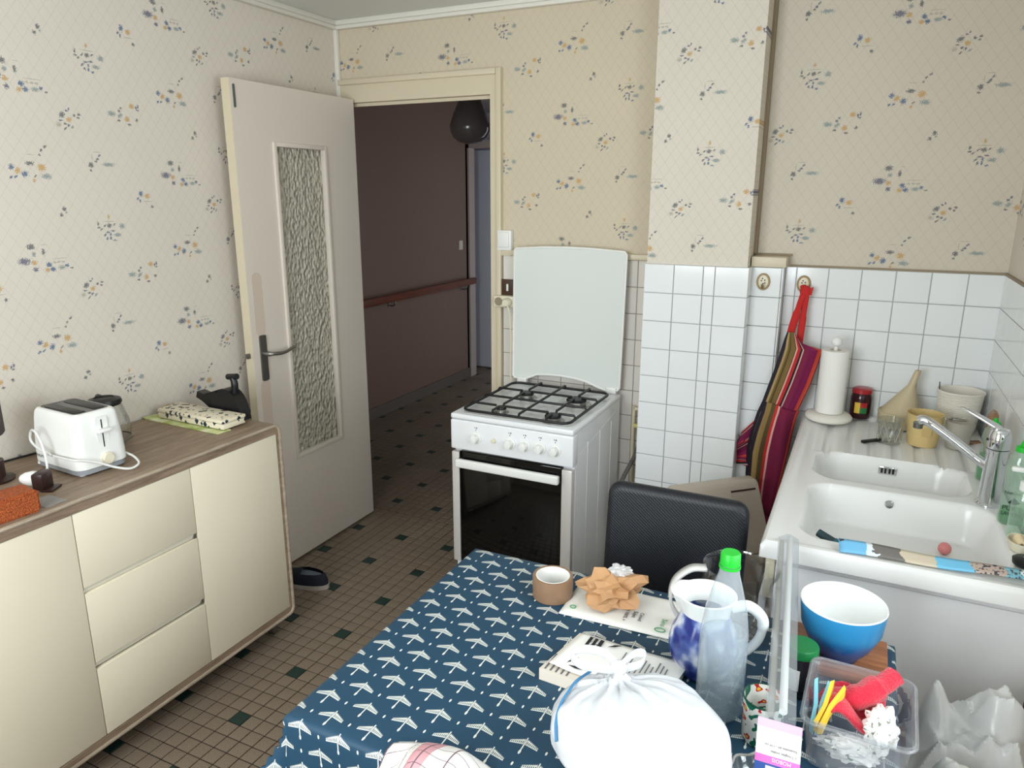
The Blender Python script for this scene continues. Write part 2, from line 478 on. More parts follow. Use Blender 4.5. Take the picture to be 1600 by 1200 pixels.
def _bird(u0, v0):
    T = _T
    ul = T.math('WRAP', T.math('SUBTRACT', _s[0], u0), 0.0415, -0.0415)
    vl = T.math('WRAP', T.math('SUBTRACT', _s[1], v0), 0.055, -0.032)
    au = T.math('ABSOLUTE', ul)
    vt = T.math('MULTIPLY_ADD', au, -0.50, 0.007)
    vb = T.math('MULTIPLY_ADD', au, -0.20, -0.008)
    wing = T.math('MULTIPLY', T.math('LESS_THAN', vl, vt), T.math('GREATER_THAN', vl, vb))
    wing = T.math('MULTIPLY', wing, T.math('MULTIPLY', T.math('LESS_THAN', au, 0.0255), T.math('GREATER_THAN', au, 0.002)))
    # quills: vertical dashes in the trailing half, solid leading half and rim
    stripe = T.math('GREATER_THAN', T.math('FRACT', T.math('MULTIPLY', au, 1 / 0.0031)), 0.48)
    mid = T.math('GREATER_THAN', vl, T.math('MULTIPLY_ADD', au, -0.36, 0.001))
    rim = T.math('LESS_THAN', vl, T.math('ADD', vb, 0.0018))
    keep = T.math('MAXIMUM', T.math('MAXIMUM', mid, rim), stripe)
    serr = T.math('LESS_THAN', vl, T.math('SUBTRACT', vt, T.math('MULTIPLY', T.math('FRACT', T.math('MULTIPLY', au, 1 / 0.0028)), 0.0035)))
    wing = T.math('MULTIPLY', T.math('MULTIPLY', wing, keep), serr)
    body = T.math('MULTIPLY', T.math('LESS_THAN', au, 0.0011), T.math('MULTIPLY', T.math('LESS_THAN', vl, 0.009), T.math('GREATER_THAN', vl, -0.031)))

    def ell(cv, ru, rv):
        a = T.math('POWER', T.math('DIVIDE', au, ru), 2.0)
        b = T.math('POWER', T.math('DIVIDE', T.math('SUBTRACT', vl, cv), rv), 2.0)
        return T.math('LESS_THAN', T.math('ADD', a, b), 1.0)
    tail = ell(-0.0265, 0.0021, 0.005)
    dash = ell(0.0325, 0.0018, 0.0042)
    return T.math('MAXIMUM', T.math('MAXIMUM', wing, body), T.math('MAXIMUM', tail, dash))


_b = _T.math('MAXIMUM', _bird(1.645, -1.904), _bird(1.6865, -1.8605))
_T.col(_T.mix(_b, lin((32, 68, 92)), lin((226, 228, 220))))
_T.bump(_T.noise(_T.coord('UV'), 900.0, 1.0), 0.08, 0.001)

# apron stripes run along V, colours across U
M_APRON = mat('striped_apron_cotton', (140, 30, 60), rough=0.85)
_T = NT(M_APRON)
_T.col(_T.ramp(_T.sep(_T.coord('UV'))[0], [
    (0.0, (36, 30, 40)), (0.06, (40, 32, 44)), (0.09, (176, 150, 100)), (0.15, (120, 100, 56)), (0.20, (60, 48, 30)), (0.22, (128, 106, 60)),
    (0.33, (96, 82, 48)), (0.36, (226, 166, 160)), (0.40, (190, 44, 44)), (0.46, (196, 52, 46)), (0.48, (44, 30, 42)), (0.53, (214, 178, 170)), (0.56, (120, 28, 62)),
    (0.66, (122, 24, 70)), (0.76, (138, 28, 84)), (0.88, (206, 74, 52)), (0.95, (214, 90, 58)), (0.97, (122, 26, 60)), (1.0, (110, 24, 56))], 'CONSTANT'))
M_APRONPLUM = mat('plum_apron_pocket', (124, 24, 62), rough=0.85)
_T = NT(M_APRONPLUM)
_T.col(_T.ramp(_T.sep(_T.coord('UV'))[0], [(0.0, (34, 28, 40)), (0.10, (150, 124, 76)), (0.24, (92, 76, 44)), (0.36, (196, 46, 44)), (0.44, (228, 172, 164)), (0.50, (120, 24, 62)), (0.93, (206, 72, 54))], 'CONSTANT'))
# patterned slim box: dark leaves on cream
M_LEAFBOX = mat('leaf_print_box', (226, 214, 188), rough=0.45)
_T = NT(M_LEAFBOX)
_v = _T.n('ShaderNodeTexVoronoi', feature='F1', distance='MANHATTAN')
_T.set(_v.inputs['Vector'], _T.scale(_T.coord('Object'), (1.0, 1.0, 0.7)))
_v.inputs['Scale'].default_value = 46.0
_T.col(_T.ramp(_v.outputs['Distance'], [(0.0, (34, 52, 60)), (0.44, (30, 50, 58)), (0.47, (230, 220, 196))], 'CONSTANT'))
# folded leaflets
M_LEAFLET = mat('green_leaflet_print', (196, 204, 140), rough=0.4)
_T = NT(M_LEAFLET)
_T.col(_T.ramp(_T.noise(_T.coord('Object'), 14.0, 3.0), [(0.35, (150, 170, 90)), (0.5, (196, 204, 130)), (0.62, (228, 230, 196))]))
M_BROCHURE = mat('blue_brochure_print', (120, 196, 230), rough=0.3)
_T = NT(M_BROCHURE)
_uv = _T.sep(_T.coord('UV'))
_bx = _T.math('MULTIPLY_ADD', _T.noise(_T.coord('Object'), 34.0, 3.0), 0.16, _T.math('SUBTRACT', _uv[0], 0.08))
_pic = _T.ramp(_bx, [(0.0, (120, 190, 232)), (0.16, (226, 236, 240)), (0.20, (120, 116, 112)), (0.34, (214, 201, 178)), (0.52, (120, 196, 232)), (0.72, (196, 176, 164)), (0.86, (130, 190, 206)), (0.96, (236, 244, 246))], 'CONSTANT')
_T.col(_T.mix(_T.math('MULTIPLY', _T.math('GREATER_THAN', _T.noise(_T.coord('Object'), 160.0, 2.0), 0.56), _T.math('GREATER_THAN', _T.noise(_T.coord('Object'), 9.0, 0.0), 0.5)), _pic, lin((70, 70, 76))))
M_MUG = mat('painted_mug_glaze', (240, 240, 232), rough=0.15)
_T = NT(M_MUG)
_T.col(_T.ramp(_T.noise(_T.coord('Object'), 58.0, 1.0), [(0.0, (30, 110, 84)), (0.37, (30, 110, 84)), (0.40, (240, 240, 232)), (0.59, (240, 240, 232)), (0.61, (200, 40, 40)), (0.68, (236, 190, 70))], 'CONSTANT'))
M_CHECK = mat('checked_tea_towel', (244, 240, 236), rough=0.9)
_T = NT(M_CHECK)
_s2 = _T.sep(_T.coord('UV'))
_l = _T.math('MAXIMUM', _T.math('LESS_THAN', _T.math('FRACT', _T.math('MULTIPLY', _s2[0], 6.0)), 0.05), _T.math('LESS_THAN', _T.math('FRACT', _T.math('MULTIPLY', _s2[1], 6.0)), 0.05))
_pk = _T.math('LESS_THAN', _T.math('ABSOLUTE', _T.math('SUBTRACT', _s2[0], 0.33)), 0.05)
_T.col(_T.mix(_l, _T.mix(_pk, lin((244, 240, 236)), lin((214, 160, 166))), lin((120, 96, 104))))
M_SOCK = mat('patterned_paper_napkin', (244, 242, 238), rough=0.9)
_T = NT(M_SOCK)
_T.col(_T.ramp(_T.noise(_T.coord('Object'), 120.0, 2.0), [(0.0, (140, 146, 132)), (0.34, (140, 146, 132)), (0.37, (246, 244, 240))], 'CONSTANT'))


# ------------------------------------------------------------------ mesh building
class MB:
    """collects geometry; every shape is added in the coordinates of the finished object"""
    def __init__(self):
        self.v, self.f, self.uv = [], [], {}

    def add(self, verts, faces):
        o = len(self.v)
        self.v += [tuple(p) for p in verts]
        self.f += [tuple(i + o for i in f) for f in faces]
        return self

    def box(self, x0, x1, y0, y1, z0, z1, bev=0.0, seg=2):
        if bev <= 0:
            v = [(x, y, z) for z in (z0, z1) for y in (y0, y1) for x in (x0, x1)]
            return self.add(v, [(0, 2, 3, 1), (4, 5, 7, 6), (0, 1, 5, 4), (2, 6, 7, 3), (0, 4, 6, 2), (1, 3, 7, 5)])
        bm = bmesh.new()
        bmesh.ops.create_cube(bm, size=1.0)
        for p in bm.verts:
            p.co = Vector(((x0 + x1) / 2 + p.co.x * (x1 - x0), (y0 + y1) / 2 + p.co.y * (y1 - y0), (z0 + z1) / 2 + p.co.z * (z1 - z0)))
        bmesh.ops.bevel(bm, geom=list(bm.edges), offset=bev, segments=seg, profile=0.5, affect='EDGES')
        return self.bm(bm)

    def bm(self, bm, M=None):
        bm.verts.ensure_lookup_table()
        vs_ = [(M @ p.co) if M else p.co.copy() for p in bm.verts]
        fs = [[q.index for q in f.verts] for f in bm.faces]
        bm.free()
        return self.add(vs_, fs)

    def lathe(self, prof, n=32, c=(0, 0, 0), a0=0.0, a1=2 * PI):
        full = abs(a1 - a0 - 2 * PI) < 1e-6
        k = n if full else n + 1
        vv, ff = [], []
        for i in range(k):
            a = a0 + (a1 - a0) * i / n
            for (r, z) in prof:
                vv.append((c[0] + r * math.cos(a), c[1] + r * math.sin(a), c[2] + z))
        m = len(prof)
        for i in range(n):
            j = (i + 1) % k
            for q in range(m - 1):
                ff.append((i * m + q, j * m + q, j * m + q + 1, i * m + q + 1))
        return self.add(vv, ff)

    def tube(self, pts, r, n=8, closed=False, cap=True):
        P = [Vector(p) for p in pts]
        N = len(P)
        rr = r if isinstance(r, (list, tuple)) else [r] * N
        vv, ff = [], []
        up = None
        for i in range(N):
            if closed:
                t = (P[(i + 1) % N] - P[i - 1]).normalized()
            else:
                t = (P[min(i + 1, N - 1)] - P[max(i - 1, 0)]).normalized()
            if up is None:
                up = Vector((0, 0, 1)) if abs(t.z) < 0.9 else Vector((1, 0, 0))
            up = (up - t * up.dot(t)).normalized()
            b = t.cross(up)
            for k in range(n):
                a = 2 * PI * k / n
                vv.append(P[i] + (up * math.cos(a) + b * math.sin(a)) * rr[i])
        for i in range(N if closed else N - 1):
            j = (i + 1) % N
            for k in range(n):
                l = (k + 1) % n
                ff.append((i * n + k, i * n + l, j * n + l, j * n + k))
        if cap and not closed:
            ff.append(tuple(range(n))[::-1])
            ff.append(tuple((N - 1) * n + k for k in range(n)))
        return self.add(vv, ff)

    def prism(self, poly, axis, a, b):
        """poly: 2D outline; axis 'x','y','z' is the extrusion axis, from a to b"""
        def P(p, t):
            return {'x': (t, p[0], p[1]), 'y': (p[0], t, p[1]), 'z': (p[0], p[1], t)}[axis]
        n = len(poly)
        vv = [P(p, a) for p in poly] + [P(p, b) for p in poly]
        ff = [tuple(range(n))[::-1], tuple(range(n, 2 * n))] + [(i, (i + 1) % n, n + (i + 1) % n, n + i) for i in range(n)]
        return self.add(vv, ff)

    def grid(self, fn, nu, nv, uvfn=None):
        vv = [fn(i / nu, j / nv) for j in range(nv + 1) for i in range(nu + 1)]
        o = len(self.v)
        w = nu + 1
        self.add(vv, [(j * w + i, j * w + i + 1, (j + 1) * w + i + 1, (j + 1) * w + i) for j in range(nv) for i in range(nu)])
        for j in range(nv + 1):
            for i in range(nu + 1):
                self.uv[o + j * w + i] = uvfn(i / nu, j / nv) if uvfn else (i / nu, j / nv)
        return self

    def sphere(self, c, r, n=20, m=12, s=(1, 1, 1)):
        prof = [(math.sin(PI * k / m), -math.cos(PI * k / m)) for k in range(m + 1)]
        vv, ff = [], []
        for i in range(n):
            a = 2 * PI * i / n
            for (q, z) in prof:
                vv.append((c[0] + r * s[0] * q * math.cos(a), c[1] + r * s[1] * q * math.sin(a), c[2] + r * s[2] * z))
        k = m + 1
        for i in range(n):
            j = (i + 1) % n
            for q in range(m):
                ff.append((i * k + q, j * k + q, j * k + q + 1, i * k + q + 1))
        return self.add(vv, ff)


def mesh_from(mb, name, material, smooth=True, angle=38.0, merge=True):
    me = bpy.data.meshes.new(name)
    me.from_pydata([tuple(p) for p in mb.v], [], mb.f)
    if mb.uv:
        ul = me.uv_layers.new(name='UVMap')
        for lp in me.loops:
            ul.data[lp.index].uv = mb.uv.get(lp.vertex_index, (0, 0))
    if merge and not mb.uv:
        bm = bmesh.new()
        bm.from_mesh(me)
        bmesh.ops.remove_doubles(bm, verts=bm.verts, dist=1e-5)
        bmesh.ops.recalc_face_normals(bm, faces=bm.faces)
        bm.to_mesh(me)
        bm.free()
    me.update()
    if smooth:
        me.polygons.foreach_set('use_smooth', [True] * len(me.polygons))
        me.set_sharp_from_angle(angle=math.radians(angle))
    for mm in (material if isinstance(material, (list, tuple)) else [material]):
        me.materials.append(mm)
    return me


def obj(name, mb, material, parent=None, smooth=True, angle=38.0, label=None, kind=None, mods=None):
    me = mb if isinstance(mb, bpy.types.Mesh) else mesh_from(mb, name, material, smooth, angle)
    o = bpy.data.objects.new(name, me)
    COL.objects.link(o)
    if parent is not None:
        o.parent = parent
    if label:
        o['label'] = label
    if kind:
        o['kind'] = kind
    return o


def solid(o, t, offset=0.0):
    md = o.modifiers.new('thickness', 'SOLIDIFY')
    md.thickness = t
    md.offset = offset
    return o


def subsurf(o, n=1):
    md = o.modifiers.new('smooth', 'SUBSURF')
    md.levels = n
    md.render_levels = n
    return o


def thing(name, label, cat, loc=(0, 0, 0), rotz=0.0, group=None):
    o = bpy.data.objects.new(name, None)
    o.empty_display_size = 0.05
    COL.objects.link(o)
    o.location = loc
    o.rotation_euler = (0, 0, rotz)
    o['label'] = label
    o['category'] = cat
    if group:
        o['group'] = group
    return o


def tag(o, label, cat, group=None):
    o['label'] = label
    o['category'] = cat
    if group:
        o['group'] = group
    return o


def struct(name, mb, material, label, smooth=True):
    o = obj(name, mb, material, smooth=smooth)
    o['kind'] = 'structure'
    o['label'] = label
    o['category'] = name.split('_')[0]
    return o


def text_mesh(s, size, material, name, extrude=0.0002, align='LEFT'):
    """flat lettering as a mesh in its own XY plane"""
    cu = bpy.data.curves.new(name, 'FONT')
    cu.body = s
    cu.size = size
    cu.extrude = extrude
    cu.align_x = align
    cu.resolution_u = 2
    tmp = bpy.data.objects.new(name, cu)
    COL.objects.link(tmp)
    dg = bpy.context.evaluated_depsgraph_get()
    me = bpy.data.meshes.new_from_object(tmp.evaluated_get(dg))
    bpy.data.objects.remove(tmp)
    bpy.data.curves.remove(cu)
    me.materials.clear()
    me.materials.append(material)
    return me


def lettering(s, size, material, M, parent, name='lettering', align='LEFT', label=None):
    me = text_mesh(s, size, material, name, align=align)
    me.transform(M)
    o = bpy.data.objects.new(name, me)
    COL.objects.link(o)
    o.parent = parent
    if label:
        o['label'] = label
    return o


def frame(o, x, y):
    """matrix with given origin, local X axis and local Y axis"""
    X = Vector(x).normalized()
    Y = Vector(y)
    Y = (Y - X * X.dot(Y)).normalized()
    Z = X.cross(Y)
    m = Matrix((X, Y, Z)).transposed().to_4x4()
    m.translation = o
    return m


def rrect(x0, x1, y0, y1, r, n=5):
    pts = []
    for cx, cy, a in ((x1 - r, y1 - r, 0), (x0 + r, y1 - r, 90), (x0 + r, y0 + r, 180), (x1 - r, y0 + r, 270)):
        for k in range(n + 1):
            t = math.radians(a + 90 * k / n)
            pts.append((cx + r * math.cos(t), cy + r * math.sin(t)))
    return pts


def smooth_path(pts, n=8):
    """Catmull-Rom through the points"""
    P = [Vector(p) for p in pts]
    P = [P[0] * 2 - P[1]] + P + [P[-1] * 2 - P[-2]]
    out = []
    for i in range(1, len(P) - 2):
        for k in range(n):
            t = k / n
            a, b, c, d = P[i - 1], P[i], P[i + 1], P[i + 2]
            out.append(0.5 * ((2 * b) + (c - a) * t + (2 * a - 5 * b + 4 * c - d) * t * t + (3 * b - a - 3 * c + d) * t ** 3))
    out.append(P[-2])
    return out

# ================================================================== THE ROOM
XR = 2.7436          # right wall
YREAR = -3.6         # wall behind the photographer
ZC = 2.40            # ceiling
ZT = 1.378           # top of the wall tiling
P = 0.11             # wall tile pitch
HX0, HX1, HY1 = -0.90, 1.00, 2.95   # hall

# ---- walls
b = MB()
b.box(-0.12, 0.0, YREAR, 0.0, 0, ZC)
struct('wall_left', b, WP_LEFT, 'papered wall with small flower motifs behind the sideboard', smooth=False)

b = MB()
b.box(-0.12, 0.0, 0.0, 0.10, 0, ZC)
b.box(0.0, 0.03, 0.0, 0.008, 0, 2.10)
b.box(0.0, 0.83, 0.0, 0.10, 2.10, ZC)
b.box(0.83, 1.70, 0.0, 0.10, 0, ZC)
wall_back = struct('wall_back', b, WP_BACK_A, 'papered wall with the doorway behind the stove', smooth=False)
b = MB()
b.box(1.70, XR + 0.12, 0.0, 0.10, 0, ZC)
wall_sink = struct('wall_back_sink', b, WP_BACK_B, 'papered and tiled wall behind the draining board', smooth=False)

b = MB()
b.box(XR, XR + 0.12, YREAR, -2.90, 0, ZC)
b.box(XR, XR + 0.12, -1.40, 0.0, 0, ZC)
b.box(XR, XR + 0.12, -2.90, -1.40, 0, 0.95)
b.box(XR, XR + 0.12, -2.90, -1.40, 2.20, ZC)
wall_right = struct('wall_right', b, wallpaper('wallpaper_print_right', 1, -0.60, 1.60), 'papered wall beside the sink with the window', smooth=False)
b = MB()
b.box(-0.12, 0.72, YREAR - 0.12, YREAR, 0, ZC)
b.box(1.98, XR + 0.12, YREAR - 0.12, YREAR, 0, ZC)
b.box(0.72, 1.98, YREAR - 0.12, YREAR, 0, 0.95)
b.box(0.72, 1.98, YREAR - 0.12, YREAR, 2.20, ZC)
struct('wall_rear', b, WP_BACK_B, 'papered wall behind the table', smooth=False)
b = MB()
b.box(-0.12, XR + 0.12, YREAR - 0.12, 0.10, ZC, ZC + 0.1)
struct('ceiling', b, M_CEIL, 'plain white kitchen ceiling', smooth=False)

# window in the right wall
w = obj('window_1', MB(), M_WHITEPAINT)
w['kind'] = 'structure'
w['label'] = 'white framed kitchen window beside the table'
w['category'] = 'window'
b = MB()
for y0, y1 in ((-2.90, -2.84), (-2.18, -2.12), (-1.46, -1.40)):
    b.box(XR + 0.03, XR + 0.09, y0, y1, 0.95, 2.20)
b.box(XR + 0.03, XR + 0.09, -2.90, -1.40, 0.95, 1.01)
b.box(XR + 0.03, XR + 0.09, -2.90, -1.40, 2.14, 2.20)
obj('window_frame', b, M_WHITEPAINT, w)
for y0, y1 in ((-2.84, -2.18), (-2.12, -1.46)):
    b = MB()
    b.box(XR + 0.055, XR + 0.059, y0, y1, 1.01, 2.14)
    obj('pane', b, C_PANE, w, smooth=False)
b = MB()
b.box(XR - 0.03, XR + 0.12, -2.92, -1.38, 0.93, 0.95, 0.004)
obj('window_sill', b, M_WHITEPAINT, w)

w = obj('window_2', MB(), M_WHITEPAINT)
w['kind'] = 'structure'
w['label'] = 'white framed window in the wall behind the table'
w['category'] = 'window'
b = MB()
for x0, x1 in ((0.72, 0.78), (1.32, 1.38), (1.92, 1.98)):
    b.box(x0, x1, YREAR - 0.09, YREAR - 0.03, 0.95, 2.20)
b.box(0.72, 1.98, YREAR - 0.09, YREAR - 0.03, 0.95, 1.01)
b.box(0.72, 1.98, YREAR - 0.09, YREAR - 0.03, 2.14, 2.20)
obj('window_frame', b, M_WHITEPAINT, w)
for x0, x1 in ((0.78, 1.32), (1.38, 1.92)):
    b = MB()
    b.box(x0, x1, YREAR - 0.062, YREAR - 0.058, 1.01, 2.14)
    obj('pane', b, C_PANE, w, smooth=False)

# ---- hall behind the doorway
b = MB()
b.box(HX0 - 0.1, HX0, 0.10, 2.83, 0, ZC)
hl = struct('wall_hall_left', b, M_HALLPAPER, 'mauve embossed wallpaper in the dark hall', smooth=False)
b = MB()
b.box(HX0, HX0 + 0.012, 0.10, 2.83, 0, 0.085)
obj('baseboard', b, M_HALLBASE, hl)
b = MB()
b.box(HX0 - 0.1, -0.12, 0.0, 0.10, 0, ZC)
struct('wall_hall_front', b, M_HALLPAPER, 'mauve hall wall beside the kitchen doorway', smooth=False)
b = MB()
b.box(HX1, HX1 + 0.1, 0.10, 2.0, 0, ZC)
b.box(HX1, HX1 + 0.1, 2.70, HY1 + 1.0, 0, ZC)
b.box(HX1, HX1 + 0.1, 2.0, 2.70, 2.1, ZC)
struct('wall_hall_right', b, M_HALLPAPER, 'mauve hall wall with an open doorway out of sight', smooth=False)
b = MB()
b.box(-2.2, HX1 + 0.1, 3.75, 3.85, 0, ZC)
struct('wall_hall_end', b, mat('pale_blue_white_wall', (206, 208, 220), rough=0.7), 'pale wall at the far end of the hall', smooth=False)
b = MB()
b.box(-2.3, -2.2, 2.83, 3.85, 0, ZC)
b.box(-2.3, HX0, 2.80, 2.83, 0, ZC)
struct('wall_hall_side_room', b, M_HALLPAPER, 'dim side wall beyond the hall', smooth=False)
b = MB()
b.box(-2.3, HX1 + 0.1, 0.10, 3.85, ZC, ZC + 0.1)
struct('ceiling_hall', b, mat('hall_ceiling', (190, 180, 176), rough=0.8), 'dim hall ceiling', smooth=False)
b = MB()
b.box(HX0 - 0.012, HX0 + 0.016, 2.83, 2.93, 0, 2.06)
b.box(-0.93, -0.10, 2.83, 2.90, 2.02, 2.08)
struct('trim_hall_doorway', b, mat('greyed_white_trim', (196, 182, 176), rough=0.5), 'white door casing at the end of the hall wall')
b = MB()
b.box(-1.30, -0.40, 3.20, 3.24, 0.01, 2.02)
dd = struct('door_2', b, mat('blue_white_door', (226, 230, 242), rough=0.5), 'pale door standing at the far end of the hall')

# ---- floor: dark grout bed with small square tiles
b = MB()
b.box(-0.12, XR + 0.12, YREAR - 0.12, 0.05, -0.10, -0.003)
b.box(-2.3, HX1 + 0.1, 0.05, 3.85, -0.10, -0.003)
floor = struct('floor', b, M_FLOORGROUT, 'small brown speckled tiles with scattered green ones', smooth=False)


def tile_shape(w, d, h, ch):
    """square tile with chamfered top edge, top at z = 0"""
    m = MB()
    a, c = w / 2, d / 2
    v = [(-a, -c, -h), (a, -c, -h), (a, c, -h), (-a, c, -h), (-a, -c, -ch), (a, -c, -ch), (a, c, -ch), (-a, c, -ch),
         (-a + ch, -c + ch, 0), (a - ch, -c + ch, 0), (a - ch, c - ch, 0), (-a + ch, c - ch, 0)]
    f = [(8, 9, 10, 11)] + [(i, (i + 1) % 4, 4 + (i + 1) % 4, 4 + i) for i in range(4)] + [(4 + i, 4 + (i + 1) % 4, 8 + (i + 1) % 4, 8 + i) for i in range(4)]
    return m.add(v, f)


FP = 0.0521
VIS = [(95, 1200), (462, 950), (470, 925), (462, 880), (584, 797), (575, 640), (735, 580), (768, 600), (705, 650), (705, 876), (742, 856), (452, 1118), (452, 1200)]


def pix(p):
    v = Vector(p) - Vector((2.3221, -2.9332, 1.6373))
    return 800 + 1142.17 * v.dot(_r) / v.dot(_f), 600 - 1142.17 * v.dot(_u) / v.dot(_f)


def inside(px, py, poly):
    c = False
    n = len(poly)
    for i in range(n):
        (x1, y1), (x2, y2) = poly[i], poly[(i + 1) % n]
        if (y1 > py) != (y2 > py) and px < (x2 - x1) * (py - y1) / (y2 - y1) + x1:
            c = not c
    return c


def on_floor_grid(x, y):
    i = round((x - 0.397) / FP)
    j = round((y + 0.722) / FP)
    return i, j


cells = []
for i in range(-10, 46):
    for j in range(-56, 15):
        x, y = 0.397 + i * FP, -0.722 + j * FP
        if x < 0.0 or x > XR or y > 0.045 or y < YREAR:
            continue
        cells.append((x, y, (i % 5 == 0 and j % 5 == 0), FP))
for i in range(-44, 24):
    for j in range(-8, 72):
        x, y = -0.127 + i * 0.0502, 0.413 + j * 0.0502
        if x < -2.2 or x > HX1 or y < 0.055 or y > 3.7 or (x < HX0 and y < 2.86):
            continue
        cells.append((x, y, (i % 5 == 0 and j % 5 == 0), 0.0502))
seen = []
for k, (x, y, g, p_) in enumerate(cells):
    if y < 0.05:
        q = pix((x, y, 0))
        if inside(q[0], q[1], VIS):
            seen.append(((Vector((x, y, 0)) - Vector((2.32, -2.93, 1.64))).length, k))
seen.sort()
near = set(k for _, k in seen[:296])
tm = mesh_from(tile_shape(FP - 0.004, FP - 0.004, 0.006, 0.001), 'floor_tile', M_FLOORTILE, smooth=False)
tg = mesh_from(tile_shape(FP - 0.004, FP - 0.004, 0.006, 0.001), 'floor_tile_green', M_FLOORGREEN, smooth=False)
rest, restg = MB(), MB()
for k, (x, y, g, p_) in enumerate(cells):
    dz = random.uniform(-0.0004, 0.0)
    if k in near:
        o = obj('floor_tile', tg if g else tm, None, floor)
        o.location = (x, y, dz)
        o.rotation_euler = (random.uniform(-.003, .003), random.uniform(-.003, .003), 0)
        if g:
            o['label'] = 'dark green floor tile'
    else:
        t = tile_shape(p_ - 0.004, p_ - 0.004, 0.006, 0.001)
        (restg if g else rest).add([(vx + x, vy + y, vz + dz) for vx, vy, vz in t.v], t.f)
me = bpy.data.meshes.new('floor_tiles_rest')
me.from_pydata(rest.v + restg.v, [], rest.f + [tuple(i + len(rest.v) for i in f) for f in restg.f])
me.materials.append(M_FLOORTILE)
me.materials.append(M_FLOORGREEN)
me.polygons.foreach_set('material_index', [0] * len(rest.f) + [1] * len(restg.f))
o = obj('floor_tiles_rest', me, None, floor)
o['kind'] = 'stuff'
o['label'] = 'remaining small floor tiles under furniture and in the hall'

# ---- glazed wall tiles
TILE_MESH = {}


def wall_tile(parent, origin, ux, uz, w, h, m=None, name='wall_tile', gap=0.0028):
    """tile of width w and height h whose lower left corner is origin; ux = along the wall, front = ux x uz"""
    m = m or M_TILE
    key = (round(w, 4), round(h, 4), m.name, gap)
    if key not in TILE_MESH:
        TILE_MESH[key] = mesh_from(tile_shape(w - gap, h - 0.0028, 0.006, 0.0013 if gap > 0.001 else 0.0004), 'wall_tile', m, smooth=False)
    o = obj(name, TILE_MESH[key], None, parent)
    X, Y = Vector(ux), Vector(uz)
    Z = X.cross(Y)
    M = Matrix((X, Y, Z)).transposed().to_4x4()
    M.translation = Vector(origin) + X * w / 2 + Y * h / 2 + Z * 0.008
    tilt = Matrix.Rotation(random.uniform(-.006, .006), 4, 'X') @ Matrix.Rotation(random.uniform(-.006, .006), 4, 'Y')
    o.matrix_local = M @ tilt
    return o


ZUP = (0, 0, 1)
# behind the draining board, full tiles counted from the right corner
b = MB()
b.box(2.04, XR, -0.004, 0.001, 0.20, ZT)
obj('grout_bed', b, M_GROUT, wall_sink, smooth=False)
xs = [XR - P * k for k in range(7)]
for k in range(6):
    for j in range(5):
        wall_tile(wall_sink, (xs[k + 1], 0, ZT - P * (j + 1)), (1, 0, 0), ZUP, P, P)
for j in range(10):
    wall_tile(wall_sink, (2.0436, 0, ZT - P * (j + 1)), (1, 0, 0), ZUP, 0.04, P)
    if j > 4:
        wall_tile(wall_sink, (2.0836, 0, ZT - P * (j + 1)), (1, 0, 0), ZUP, P, P)
# right wall return
b = MB()
b.box(XR - 0.001, XR + 0.004, -1.25, 0.0, 0.80, ZT)
b.v = [(2 * XR - x, y, z) for x, y, z in b.v]
obj('grout_bed', b, M_GROUT, wall_right, smooth=False)
for k in range(11):
    for j in range(5):
        wall_tile(wall_right, (XR, -0.008 - P * k, ZT - P * (j + 1)), (0, -1, 0), ZUP, P, P, gap=0.0006)
b = MB()
b.box(2.06, XR, -0.008, 0.0, ZT, ZT + 0.007)
b.box(XR - 0.008, XR, -1.25, 0.0, ZT, ZT + 0.007)
struct('trim_tile_edge', b, M_BROWNLINE, 'thin brown sealant line above the sink tiles')
# behind the stove
b = MB()
b.box(0.862, 1.56, -0.004, 0.001, 0.02, ZT)
obj('grout_bed', b, M_GROUTW, wall_back, smooth=False)
cols = [(0.8175 + P * k, P) for k in range(6)] + [(1.4775, 0.0753)]
cols[0] = (0.862, 0.9275 - 0.862)
for k, (x, w_) in enumerate(cols):
    for j in range(12):
        if k < 5 and j > 5:
            continue
        wall_tile(wall_back, (x, 0, ZT - P * (j + 1)), (1, 0, 0), ZUP, w_, P, M_TILEWARM)
b = MB()
b.box(0.862, 1.555, -0.022, 0.0, ZT, ZT + 0.024, 0.004)
struct('trim_stove_tiles', b, M_CREAMPAINT, 'cream wooden strip above the stove tiles')

# ---- chimney column between stove and sink
C0, C1, CY = 1.5528, 1.9258, -0.1496
b = MB()
b.box(C0, C1, CY, 0.0, 0, ZC)
chase = struct('wall_column', b, WP_CHASE, 'projecting papered column tiled white below', smooth=False)
b = MB()
b.box(C0, C1, CY - 0.004, CY, 0.0, 1.3804)
b.box(C1, C1 + 0.004, CY - 0.004, 0.0, 0.0, 1.3804)
obj('grout_bed', b, M_GROUT, chase, smooth=False)
for (x, w_) in ((C0 - 0.007, 0.115), (C0 + 0.108, 0.11), (C0 + 0.218, 0.043), (C0 + 0.261, 0.121)):
    for j in range(12):
        wall_tile(chase, (x, CY - 0.002, 1.3804 - P * (j + 1)), (1, 0, 0), ZUP, w_, P)
for j in range(12):
    wall_tile(chase, (C1 + 0.001, CY + 0.001, 1.3804 - P * (j + 1)), (0, 1, 0), ZUP, 0.07, P)
